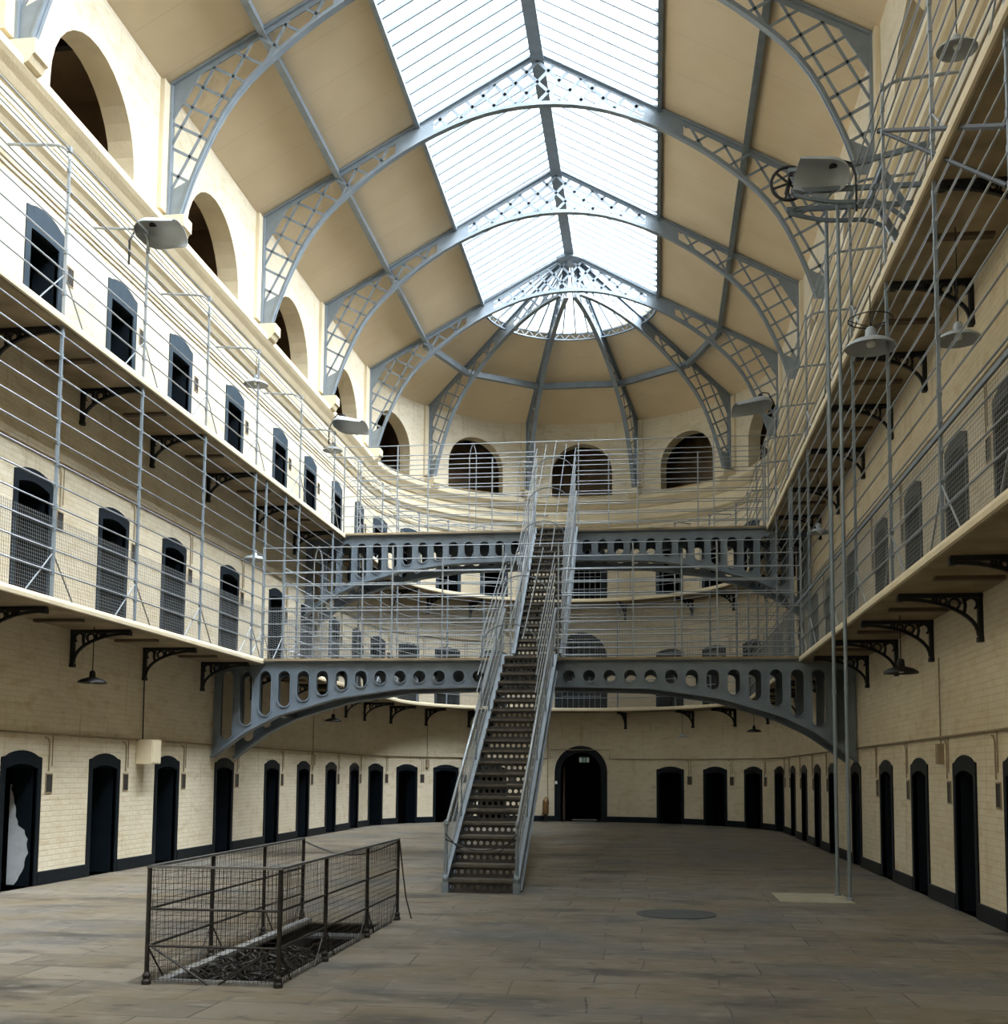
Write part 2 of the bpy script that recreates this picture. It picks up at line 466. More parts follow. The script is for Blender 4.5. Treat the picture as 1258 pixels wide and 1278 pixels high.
sky = thing('skylight', 'long glazed ridge skylight with close-set bars ending in a glass half cone', 'skylight', (XC, 20, zroof(DS)))
g = MB()
for sgn in (-1, 1):
    g.add([(XC, YB, ZK + .03), (XC, YA, ZK + .03), (XC + sgn * DS, YA, zroof(DS) + .03), (XC + sgn * DS, YB, zroof(DS) + .03)], [(0, 1, 2, 3)])
g.build('glass_slopes', GLASS, sky, recalc=False)
g = MB(); NG = 40
for i in range(NG):
    a0, a1 = PI * i / NG, PI * (i + 1) / NG
    g.add([(XC, YA, ZK + .03)] + [(XC - DS * math.cos(a), YA + DS * math.sin(a), zroof(DS) + .03) for a in (a0, a1)], [(0, 1, 2)])
g.build('glass_cone', GLASS, sky, recalc=False)
g = MB(); y = YB + .2
while y < YA - .1:
    for sgn in (-1, 1):
        g.bar((XC + sgn * .05, y, ZK - .01), (XC + sgn * DS, y, zroof(DS) - .01), .04, .06)
    y += .44
g.build('glazing_bars', STEEL, sky)
g = MB()
for i in range(1, 20):
    a = PI * i / 20
    g.bar((XC - .25 * math.cos(a), YA + .25 * math.sin(a), zroof(.25) - .02), (XC - DS * math.cos(a), YA + DS * math.sin(a), zroof(DS) - .02), .04, .06)
g.build('cone_glazing_bars', STEEL, sky)
g = MB()
g.box(XC - .10, XC + .10, YB, YA + .15, ZK - .22, ZK - .02)
g.box(XC - .15, XC + .15, YB, YA + .15, ZK - .24, ZK - .21)
g.lathe([(.0, ZK - .02), (.45, ZK - .22), (.45, ZK - .30), (.3, ZK - .36), (0, ZK - .36)], (XC, YA + .05, 0), 20)
g.build('ridge_beam', STEEL, sky)
g = MB()
for sgn in (-1, 1):
    g.box(XC + sgn * DS - .05, XC + sgn * DS + .05, YB, YA, zroof(DS) - .13, zroof(DS) + .1)
g.build('eaves_beam', STEEL, sky)
g = MB()
P = [(XC - DS * math.cos(PI * i / 48), YA + DS * math.sin(PI * i / 48)) for i in range(49)]
for k, (zz, w) in enumerate(((zroof(DS) - .04, .05), (zroof(DS) - .26, .07))):
    for i in range(48): g.bar((*P[i], zz), (*P[i + 1], zz), w, .04)
for i in range(48):
    g.bar((*P[i], zroof(DS) - (.05 if i % 2 else .25)), (*P[i + 1], zroof(DS) - (.25 if i % 2 else .05)), .02, .025)
g.build('ring_lattice', STEEL, sky)

# purlins
for sgn, nm in ((-1, 'left'), (1, 'right')):
    g = MB(); x = XC + sgn * 4.73
    g.box(x - .035, x + .035, YB, YA, zroof(4.73) - .16, zroof(4.73) + .02)
    g.box(x - .07, x + .07, YB, YA, zroof(4.73) - .17, zroof(4.73) - .15)
    tag(g.build('roof_purlin', STEEL), 'straight grey purlin halfway down the %s roof slope' % nm, 'purlin')
RIBA = [36, 72, 108, 144]
g = MB(); an = [0] + RIBA + [180]
for i in range(5):
    p0, p1 = [(XC - 4.73 * math.cos(math.radians(a)), YA + 4.73 * math.sin(math.radians(a)), zroof(4.73) - .24) for a in (an[i], an[i + 1])]
    g.bar(p0, p1, .16, .20)
tag(g.build('roof_purlin', STEEL), 'bent grey purlin running rib to rib across the apse roof', 'purlin')

# trusses
ARC = [(0, 17.22), (1.33, 17.06), (2.7, 16.53), (3.7, 15.93), (4.55, 15.25), (5.09, 14.72), (5.5, 14.14), (5.81, 13.50), (6.05, 12.92), (6.21, 12.42), (6.28, 12.2)]
def arch_z(u):
    u = min(abs(u), 6.28)
    for i in range(len(ARC) - 1):
        if u <= ARC[i + 1][0]:
            # smooth (Catmull-Rom) between the measured points
            p0 = ARC[i - 1] if i else (-ARC[1][0], ARC[1][1]); p1, p2 = ARC[i], ARC[i + 1]; p3 = ARC[min(i + 2, len(ARC) - 1)]
            h = p2[0] - p1[0]; t = (u - p1[0]) / h
            m1 = (p2[1] - p0[1]) / (p2[0] - p0[0]) * h; m2 = (p3[1] - p1[1]) / (p3[0] - p1[0]) * h
            return (2 * t ** 3 - 3 * t * t + 1) * p1[1] + (t ** 3 - 2 * t * t + t) * m1 + (3 * t * t - 2 * t ** 3) * p2[1] + (t ** 3 - t * t) * m2
    return ARC[-1][1]
def seg_clip(inside, a, b, n=90):
    """runs of segment a-b lying inside"""
    runs = []; st = None
    for i in range(n + 1):
        t = i / n; p = (a[0] + (b[0] - a[0]) * t, a[1] + (b[1] - a[1]) * t)
        ok = inside(*p)
        if ok and st is None: st = p
        if not ok and st is not None: runs.append((st, last)); st = None
        if ok: last = p
    if st is not None: runs.append((st, last))
    return [r for r in runs if math.hypot(r[0][0] - r[1][0], r[0][1] - r[1][1]) > .08]
def half_truss(mk, P3, sgn, parent, umin=0.0):
    """P3(u,z,t): u distance from the axis, t offset out of plane"""
    # chords
    top = MB(); N = 24
    def strip(mb_, pts, w, h):
        for i in range(len(pts) - 1):
            a, b = pts[i], pts[i + 1]
            dx, dz = b[0] - a[0], b[1] - a[1]; L = math.hypot(dx, dz) or 1
            nx, nz = -dz / L * h / 2, dx / L * h / 2
            V = []
            for q in (a, b):
                for su, st in ((-1, -1), (1, -1), (1, 1), (-1, 1)): V.append(P3(q[0] + nx * su, q[1] + nz * su, st * w / 2))
            mb_.add(V, [(0, 3, 2, 1), (4, 5, 6, 7), (0, 1, 5, 4), (1, 2, 6, 5), (2, 3, 7, 6), (3, 0, 4, 7)])
    tp = [(umin + (RW - umin) * i / 8, zroof(umin + (RW - umin) * i / 8) - .05) for i in range(9)]
    strip(top, tp, .16, .05)
    strip(top, [(a, z - .06) for a, z in tp], .03, .12)
    lo = MB(); ar = []
    for i in range(N + 1):
        th = PI / 2 * i / N; u = 6.28 * math.sin(th)
        za = arch_z(u)
        if u < umin: continue
        ar.append((u, za))
    strip(lo, ar, .15, .035)
    strip(lo, [(u, z + .05) for u, z in ar], .03, .11)
    post = MB(); strip(post, [(6.50, 12.2), (6.50, ZR - .02)], .15, .06)
    lat = MB()
    U0 = 3.0
    ins = lambda u, z: (z > arch_z(u) + .02 and z < zroof(u) - .05 and (u > U0 + .35) and u < 6.5 and z > 12.75) and umin <= u
    insc = lambda u, z: z > arch_z(u) + .02 and z < zroof(u) - .05 and u < 2.45 and u >= umin
    for ang, off in ((math.radians(-62), .0), (math.radians(28), .2)):
        d = (math.cos(ang), math.sin(ang)); n_ = (-d[1], d[0])
        for k in range(-20, 21):
            c = (5 + n_[0] * (k * .44 + off), 14.6 + n_[1] * (k * .44 + off))
            for r0, r1 in seg_clip(ins, (c[0] - d[0] * 6, c[1] - d[1] * 6), (c[0] + d[0] * 6, c[1] + d[1] * 6), 240):
                strip(lat, [r0, r1], .018, .055)
    pk = MB()
    if umin < 2.4:
        for ang in (math.radians(45), math.radians(-45)):
            d = (math.cos(ang), math.sin(ang)); n_ = (-d[1], d[0])
            for k in range(-12, 13):
                c = (n_[0] * k * .36, 17.8 + n_[1] * k * .36)
                for r0, r1 in seg_clip(insc, (c[0] - d[0] * 4, c[1] - d[1] * 4), (c[0] + d[0] * 4, c[1] + d[1] * 4), 200):
                    strip(pk, [r0, r1], .02, .07)
    gus = []
    def plate(poly):
        q = MB(); q.prism(poly, [], lambda a, b, t: P3(a, b, t), -.02, .02); gus.append(q)
    plate([(2.45, arch_z(2.45)), (3.35, arch_z(3.35)), (3.35, zroof(3.35) - .05), (2.45, zroof(2.45) - .05)])
    plate([(6.5, 12.2), (6.26, 12.2)] + [(u, arch_z(u)) for u in (6.24, 6.2, 6.12)] + [(6.12, 12.95), (6.5, 12.75)])
    plate([(6.5, ZR), (5.85, zroof(5.85) - .05), (6.5, ZR - .75)])
    plate([(4.45, arch_z(4.45)), (4.95, arch_z(4.95)), (4.95, arch_z(4.95) + .12), (4.45, arch_z(4.45) + .12)])
    return top, lo, post, lat, pk, gus
def truss(y, label):
    t = thing('roof_truss', label, 'truss', (XC, y, 12.2))
    for sgn in (-1, 1):
        P3 = lambda u, z, o_, s=sgn: (XC + s * u, y + o_, z)
        top, lo, post, lat, pk, gus = half_truss(None, P3, sgn, t)
        top.build('rafter', TRUSS, t); lo.build('arched_chord', TRUSS, t); post.build('wall_post', TRUSS, t)
        lat.build('lattice', TRUSS, t); pk.build('peak_lattice', TRUSS, t)
        for q in gus: q.build('gusset_plate', TRUSS, t)
truss(9.5, 'latticed iron roof truss passing out of view overhead')
truss(14.80, 'latticed iron roof truss cut off by the top of the view')
truss(20.06, 'nearest latticed roof truss whose arch rises past the top of the view')
truss(25.36, 'latticed roof truss with its full peak in view, nearest of three')
truss(30.55, 'latticed roof truss with full peak in view, middle of three')
truss(35.78, 'latticed roof truss at the mouth of the apse, farthest of three')
for k, a in enumerate(RIBA):
    ar = math.radians(a); dx, dy = -math.cos(ar), math.sin(ar)
    t = thing('roof_rib', 'radial latticed iron rib of the apse roof, %s from the left' % ORD[k + 1], 'rib', (XC + dx * RW, YA + dy * RW, 12.2))
    P3 = lambda u, z, o_: (XC + dx * u - dy * o_, YA + dy * u + dx * o_, z)
    top, lo, post, lat, pk, gus = half_truss(None, P3, 1, t, umin=.35)
    top.build('rafter', TRUSS, t); lo.build('arched_chord', TRUSS, t); post.build('wall_post', TRUSS, t)
    lat.build('lattice', TRUSS, t); pk.build('peak_lattice', TRUSS, t)
    for q in gus: q.build('gusset_plate', TRUSS, t)

# pilasters and corbels
def pilaster(s, nm, w=.62):
    g = MB(); P = [(0, 12.3), (.09, 12.3), (.09, ZR - .02), (0, ZR - .02)]
    sweep(g, P, s - w / 2, s + w / 2, .2)
    o = tag(g.build('trim_1', CREAM), 'plain cream wall strip behind the %s' % nm, 'pilaster', kind='structure')
def corbel(s, nm):
    g = MB(); P = [(0, 11.78), (.28, 11.80), (.40, 11.86), (.46, 11.96), (.50, 11.98), (.50, 12.2), (.0, 12.2)]
    sweep(g, P, s - .19, s + .19, .2)
    tag(g.build('stone_corbel', CREAM), 'cream block bearing the foot of the %s' % nm, 'corbel')
tn = {14.8: 'cut-off truss', 20.06: 'nearest arched truss', 25.36: 'second truss', 30.55: 'third truss', 35.78: 'apse mouth truss'}
for y, nm in tn.items():
    pilaster(y if y < 35.7 else 35.6, nm + ', left wall'); pilaster(sr(y) if y < 35.7 else sr(35.6), nm + ', right wall')
    corbel(y, nm + ' on the left wall'); corbel(sr(y), nm + ' on the right wall')
for k, a in enumerate(RIBA):
    pilaster(sa(a), '%s apse rib from the left' % ORD[k + 1], .5)
    corbel(sa(a), '%s apse rib from the left' % ORD[k + 1])

# cornice under the arched openings, along the whole wall
COR = [(0, 10.92), (.05, 10.94), (.10, 11.02), (.16, 11.08), (.16, 11.14), (.07, 11.20), (.07, 11.52), (.13, 11.56), (.20, 11.66), (.28, 11.74), (.33, 11.80), (.33, 11.92), (.20, 11.99), (0, 12.0)]
for nm, a, b, n_ in (('left wall', YB, S1, 'trim_2'), ('curved end wall', S1, S2, 'trim_3'), ('right wall', S2, SE, 'trim_4')):
    g = MB(); sweep(g, COR, a, b); tag(g.build(n_, CREAM), 'moulded cream cornice under the arches of the ' + nm, 'cornice', kind='structure')

# corridor behind each arched opening: deep reveal, then a brown passage
def arch_room(p, nm, i):
    s, z0, zs, R = p
    out = arch_outline(s, z0, zs, R)
    g = MB(); V = []; F = []; n = len(out)
    for dd in (0.0, -.47): V += [pt(a, dd, b) for a, b in out]
    for k in range(n): F.append((k, (k + 1) % n, (k + 1) % n + n, k + n))
    g.add(V, F, 0)
    # passage
    w = R + .9; d0, d1 = -.47, -2.3; zt = zs + R + .55
    lo = [(s - w, z0 - .02), (s + w, z0 - .02), (s + w, zt), (s - w, zt)]
    tr = tessellate_polygon([[Vector((a, b, 0)) for a, b in lo], [Vector((a, b, 0)) for a, b in out]])
    flat = lo + out
    g.add([pt(a, d0, b) for a, b in flat], [tuple(t) for t in tr], 1)
    V = [pt(a, d0, b) for a, b in lo] + [pt(a, d1, b) for a, b in lo]
    g.add(V, [(0, 1, 5, 4), (1, 2, 6, 5), (2, 3, 7, 6), (3, 0, 4, 7), (4, 5, 6, 7)], 1)
    for k in (-.5, .45):
        g.add([pt(s + k - .07, d0, zt - .22), pt(s + k + .07, d0, zt - .22), pt(s + k + .07, d1, zt - .22), pt(s + k - .07, d1, zt - .22),
               pt(s + k - .07, d0, zt), pt(s + k + .07, d0, zt), pt(s + k + .07, d1, zt), pt(s + k - .07, d1, zt)],
              [(0, 1, 2, 3), (0, 3, 7, 4), (1, 2, 6, 5)], 2)
    o = g.build('window_%d' % i, [CREAM, BROWN, DARK], recalc=False)
    tag(o, nm, 'arched opening', kind='structure')
i = 1
for k, p in enumerate(LARCH[0:]): arch_room(p, 'unglazed arched opening above the left wall cornice, %s from the front' % ORD[k + 1], i); i += 1
for k, p in enumerate(AARCH): arch_room(p, 'unglazed arched opening high in the curved end wall, %s from the left' % ORD[k + 1], i); i += 1
for k, p in enumerate(reversed(RARCH)): arch_room(p, 'unglazed arched opening above the right wall cornice, %s from the front' % ORD[k + 1], i); i += 1

# ------------------------------------------------------------------ cell doorways
SIDEN = {'left': ('left wall', 'from the front'), 'right': ('right wall', 'from the front'),
         'apseL': ('curved end wall left of its archway', 'from the left'), 'apseR': ('curved end wall right of its archway', 'from the left')}
LVN = ['ground floor', 'lower gallery', 'upper gallery']
def ring_between(g, A, B, d0, d1, mi=0):
    """strip between open outlines A (outer) and B (inner), same count not needed -> tessellate"""
    loop = A + list(reversed(B))
    tr = tessellate_polygon([[Vector((a, b, 0)) for a, b in loop]])
    g.add([pt(a, d1, b) for a, b in loop], [tuple(t) for t in tr], mi)
    n = len(loop)
    V = [pt(a, d0, b) for a, b in loop] + [pt(a, d1, b) for a, b in loop]
    g.add(V, [(k, (k + 1) % n, (k + 1) % n + n, k + n) for k in range(n)], mi)
dn = 1
def make_door(side, i, s, lv, z, h):
    global dn
    wn, fn = SIDEN[side]
    if side in ('left', 'right'): lab = '%s cell doorway of the %s, %s %s' % (LVN[lv], wn, ORD[i], fn)
    else: lab = '%s cell doorway, %s, %s %s' % (LVN[lv], wn, ORD[i], fn)
    b0 = pt(s, 0, z)
    t = thing('door_%d' % dn, lab, 'doorway', b0, kind='structure'); dn += 1
    A = door_outline(s, z, h); B = opening_outline(s, z, h)
    g = MB(); ring_between(g, A, B, -.05, .022)
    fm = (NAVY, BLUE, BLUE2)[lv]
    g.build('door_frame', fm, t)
    g = MB(); n = len(B)
    V = [pt(a, .0, b) for a, b in B] + [pt(a, -.42, b) for a, b in B]
    g.add(V, [(k, (k + 1) % n, (k + 1) % n + n, k + n) for k in range(n)], 0)
    # the cell behind
    w = .95; zt = z + h + .3
    lo = [(s - w, z - .0), (s + w, z - .0), (s + w, zt), (s - w, zt)]
    V = [pt(a, -.42, b) for a, b in lo] + [pt(a, -2.6, b) for a, b in lo]
    flat = lo + B
    tr = tessellate_polygon([[Vector((a, b + (0 if k else 1e-4), 0)) for k, (a, b) in enumerate(lo)], [Vector((a, b + 2e-3, 0)) for a, b in B]])
    g.add([pt(a, -.42, b) for a, b in flat], [tuple(q) for q in tr], 1)
    g.add(V, [(0, 1, 5, 4), (1, 2, 6, 5), (2, 3, 7, 6), (3, 0, 4, 7), (4, 5, 6, 7)], 1)
    g.build('cell_recess', [NAVY, DARK], t, recalc=False)
    # leaf swung inwards
    pale = (side == 'apseR' and lv == 0 and i in (2, 3))
    g = MB(); a0 = s - .40 if side in ('left', 'apseL') else s + .40
    sg = 1 if a0 < s else -1
    th = math.radians(72 if not pale else 66)
    L = .78; ax, dx_ = a0 + sg * L * math.cos(th), -.40 - L * math.sin(th)
    H = h - .33
    if lv > 0: H = h - .5 if side == 'left' else H
    q0 = Vector(pt(a0, -.40, z + .02)); q1 = Vector(pt(ax, dx_, z + .02))
    g.bar(q0 + Vector((0, 0, H / 2)), q1 + Vector((0, 0, H / 2)), .05, H)
    for zz in (.35, 1.3):
        g.bar(q0 + Vector((0, 0, zz)), q1 + Vector((0, 0, zz)), .075, .07)
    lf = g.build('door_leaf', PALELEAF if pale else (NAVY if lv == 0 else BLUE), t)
    if pale: lf['label'] = 'pale grey door leaf standing open'
    # spy niche beside the door
    if lv == 0 or side in ('left', 'right', 'apseR', 'apseL'):
        ns = s + .79 if side in ('left', 'apseL', 'apseR') else s - .79
        g = MB(); w2, za, zb = .105, z + 1.38, z + 1.69
        for (da, db, m_) in ((.004, .012, 0),):
            ring = [(ns - w2, za), (ns + w2, za), (ns + w2, zb), (ns - w2, zb)]
            inn = [(ns - w2 + .02, za + .02), (ns + w2 - .02, za + .02), (ns + w2 - .02, zb - .02), (ns - w2 + .02, zb - .02)]
            V = [pt(a, .012, b) for a, b in ring] + [pt(a, .012, b) for a, b in inn] + [pt(a, .004, b) for a, b in inn] + [pt(a, 0, b) for a, b in ring]
            g.add(V, [(k, (k + 1) % 4, (k + 1) % 4 + 4, k + 4) for k in range(4)], 0)
            g.add(V, [(k + 4, (k + 1) % 4 + 4, (k + 1) % 4 + 8, k + 8) for k in range(4)] + [(8, 9, 10, 11)], 1)
            g.add(V, [(k, (k + 1) % 4, (k + 1) % 4 + 12, k + 12) for k in range(4)], 0)
        g.build('wall_hatch', [PIPE, RISER], t, recalc=False)
        # conduit drop down to the hatch
        if lv < 2:
            zc = z + (2.28 if lv == 0 else 2.42)
            g = MB(); g.tube([pt(ns - .04, .02, z + 1.72), pt(ns - .04, .02, zc - .12), pt(ns - .10, .02, zc - .05), pt(ns - .18, .02, zc - .04)], .011, 5)
            g.tube([pt(ns + .05, .02, z + 1.80), pt(ns + .05, .02, zc)], .009, 5)
            g.build('drop_conduit', PIPE, t)
    return t
for side, i, s in doors:
    for lv, z, h in LEVELS: make_door(side, i, s, lv, z, h)

# ragged bare patch on the reveal of the nearest left doorway
g = MB(); random.seed(3)
pts_ = []
N = 22
for k in range(N + 1):
    zz = .02 + 1.5 * k / N
    wdt = (.12 + .20 * math.sin(min(1, zz / .9) * PI * .85)) * (1 if zz < .9 else max(.1, (1.55 - zz) / .9)) + random.uniform(-.02, .02)
    pts_.append((zz, max(.015, wdt)))
V = []; 
yj = 15.95 + .42 - .006
for zz, wd in pts_: V += [(XL - .40, yj, zz), (XL - .40 + wd, yj, zz)]
g.add(V, [(2 * k, 2 * k + 1, 2 * k + 3, 2 * k + 2) for k in range(N)])
g.box(XL - .40, XL - .39, yj - .002, yj, .02, 1.5)
d1 = [o for o in COL.objects if o.name == 'door_1'][0]
pp = g.build('bare_plaster_patch', PEEL, d1); pp['label'] = 'ragged pale patch of bare plaster'

# big archways on the axis
for lv, z, h in ARCHD:
    s = sa(89.8); A = arch_outline(s, z, z + h - .97, .97, 20); B = arch_outline(s, z, z + h - .97, .74, 20)
    t = thing('door_%d' % dn, ['tall round archway at the foot of the curved end wall', 'round archway in the end wall off the lower gallery', 'round archway in the end wall off the upper gallery'][lv],
              'archway', pt(s, 0, z), kind='structure'); dn += 1
    g = MB(); ring_between(g, A, B, -.05, .03); g.build('door_frame', NAVY, t)
    g = MB(); n = len(B)
    V = [pt(a, .0, b) for a, b in B] + [pt(a, -.6, b) for a, b in B]
    g.add(V, [(k, (k + 1) % n, (k + 1) % n + n, k + n) for k in range(n)], 0)
    lo = [(s - 1.3, z), (s + 1.3, z), (s + 1.3, z + h + .1), (s - 1.3, z + h + .1)]
    tr = tessellate_polygon([[Vector((a, b, 0)) for a, b in lo], [Vector((a, b + 2e-3, 0)) for a, b in B]])
    g.add([pt(a, -.6, b) for a, b in lo + B], [tuple(q) for q in tr], 1)
    V = [pt(a, -.6, b) for a, b in lo] + [pt(a, -6 if lv == 0 else -3, b) for a, b in lo]
    g.add(V, [(0, 1, 5, 4), (1, 2, 6, 5), (2, 3, 7, 6), (3, 0, 4, 7), (4, 5, 6, 7)], 1)
    g.build('passage_recess', [SOFFIT if lv == 0 else NAVY, DARK], t, recalc=False)
    if lv == 0:
        g = MB(); q = pt(s - .62, -.5, 0); g.box(q[0] - .03, q[0] + .03, q[1] + .1, q[1] + .95, .02, 2.0); g.build('door_leaf', BROWNLEAD, t)
        g = MB(); q = pt(s, -.25, 0); g.box(q[0] - .35, q[0] + .55, q[1] + .35, q[1] + .42, .02, .06); g.build('threshold_strip', STONE, t)
    else:
        g = MB()
        for k in range(8):
            u = -.7 + k * .2; zt2 = z + h - .97 + math.sqrt(max(0, .74 ** 2 - u * u))
            p = pt(s + u, -.12, z); g.tube([p, (p[0], p[1], zt2)], .012, 5)
        for zz in (.5, 1.0, 1.5, 1.85): 
            g.tube([pt(s - .73, -.12, z + zz), pt(s + .73, -.12, z + zz)], .014, 5)
        g.build('grille', STEEL, t)
# skirting
zs_ = []
def skirt(name, a, b, nm, cuts):
    g = MB(); cur = a
    for c, w in sorted(cuts):
        if c - w > cur: sweep(g, [(0, 0), (.03, 0), (.03, .19), (.02, .205), (0, .205)], cur, c - w)
        cur = max(cur, c + w)
    if cur < b: sweep(g, [(0, 0), (.03, 0), (.03, .19), (.02, .205), (0, .205)], cur, b)
    tag(g.build(name, NAVY), 'dark navy painted skirting band along the ' + nm, 'skirting', kind='structure')
cu = [(s, .55) for _, _, s in doors]
skirt('baseboard_left', YB, S1, 'left wall', [c for c in cu if c[0] < S1])
skirt('baseboard_back', S1, S2, 'curved end wall', [c for c in cu if S1 < c[0] < S2] + [(sa(89.8), .97)])
skirt('baseboard_right', S2, SE, 'right wall', [c for c in cu if c[0] > S2])

# ------------------------------------------------------------------ walkways
YG0 = 4.0
for lv, (U, Z) in enumerate(((U1, Z1), (U2, Z2))):
    for nm, a, b in (('left wall', YG0, S1), ('curved end wall', S1, S2), ('right wall', S2, sr(YG0))):
        t = thing('gallery_walkway', '%s cream stone walkway cantilevered from the %s' % (['lower', 'upper'][lv], nm), 'walkway', pt((a + b) / 2, 0, U))
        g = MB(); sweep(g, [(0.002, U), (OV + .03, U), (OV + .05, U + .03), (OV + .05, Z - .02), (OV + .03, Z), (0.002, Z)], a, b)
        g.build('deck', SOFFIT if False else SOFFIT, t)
        g = MB(); sweep(g, [(OV + .045, U + .01), (OV + .075, U + .02), (OV + .08, U + .07), (OV + .07, Z - .01), (OV + .045, Z + .004)], a, b)
        e = g.build('nosing', CREAM, t); e['label'] = 'pale cream front edge'
# brackets
PL = [14.7, 17.26, 19.90, 22.62, 25.59, 28.45, 31.15, 33.8]
PA = [2, 20, 36.4, 52.7, 75.5, 104.2, 127.5, 144.6, 162.6, 178]
PR = [32.8, 30.3, 27.7, 25.0, 22.0, 19.4, 17.0, 14.5, 12.0]
def bracket_mesh():
    g = MB()
    # local: u out from wall, z down from 0; thickness along v
    def B(a, b, w, t=.05): g.bar((a[0], 0, a[1]), (b[0], 0, b[1]), t, w, up=(0, 0, 1) if abs(a[0] - b[0]) > abs(a[1] - b[1]) else (1, 0, 0))
    B((.0, -.03), (.99, -.03), .05, .09)
    B((.03, 0), (.03, -.56), .055, .08)
    g.box(0, .07, -.05, .05, -.60, -.54)
    def curve(pts, r=.02):
        for i in range(len(pts) - 1):
            g.bar((pts[i][0], 0, pts[i][1]), (pts[i + 1][0], 0, pts[i + 1][1]), .05, r * 2, up=(0, 0, 1))
    P = []
    for i in range(13):
        t = i / 12; a = PI / 2 * t
        P.append((.05 + .90 * (1 - math.cos(a)) ** 1.0, -.52 + .45 * math.sin(a)))
    curve(P, .02)
    def ring(cx, cz, r, a0=0, a1=2 * PI, th=.013):
        n = 12; curve([(cx + r * math.cos(a0 + (a1 - a0) * i / n), cz + r * math.sin(a0 + (a1 - a0) * i / n)) for i in range(n + 1)], th)
    ring(.33, -.13, .065); ring(.46, -.095, .04); ring(.56, -.08, .025)
    curve([(.22, -.05), (.20, -.15), (.22, -.26)], .016)
    ring(.135, -.13, .075, PI * .1, PI * 1.3)
    g.box(.93, 1.0, -.05, .05, -.10, -.03)
    return g
bmesh_ = bracket_mesh()
bracket_me = None
def place_bracket(s, z, label, grp):
    global bracket_me
    if bracket_me is None:
        o = bmesh_.build('iron_bracket', BLACK); bracket_me = o
    else:
        o = bracket_me.copy(); COL.objects.link(o)
    p = Vector(pt(s, 0, z)); q = Vector(pt(s, 1, z)); d = (q - p)
    o.location = p + d * .0; o.rotation_euler = (0, 0, math.atan2(d.y, d.x))
    tag(o, label, 'bracket', grp)
PSETS = [('left wall', [y for y in PL], 'from the front'), ('curved end wall', [sa(a) for a in PA], 'from the left'), ('right wall', [sr(y) for y in reversed(PR)], 'from the front')]
for lv, U in enumerate((U1, U2)):
    for nm, lst, fr in PSETS:
        for k, s in enumerate(lst):
            place_bracket(s, U, 'black scrolled bracket under the %s walkway of the %s, %s %s' % (['lower', 'upper'][lv], nm, ORD[k + 1], fr), 'scrolled iron brackets')
# timber strips under the lower walkways between brackets
def strips(lst, nm):
    for lv, U in enumerate((U1, U2)):
        for k in range(len(lst) - 1):
            s = (lst[k] + lst[k + 1]) / 2
            g = MB(); 
            for (a, b) in ((.10, .85),):
                V = [pt(s + x, d, z) for z in (U - .045, U) for x, d in ((-.06, a), (.06, a), (.06, b), (-.06, b))]
                g.add(V, [(0, 1, 2, 3), (0, 1, 5, 4), (1, 2, 6, 5), (2, 3, 7, 6), (3, 0, 4, 7), (4, 5, 6, 7)])
            o = g.build('wood_batten', BROWNLEAD, base=pt(s, .5, U - .045))
            tag(o, 'brown batten under the %s walkway of the %s, gap %s from the front' % (['lower', 'upper'][lv], nm, ORD[k + 1]), 'batten')
strips(PL, 'left wall'); strips([sr(y) for y in reversed(PR)], 'right wall')

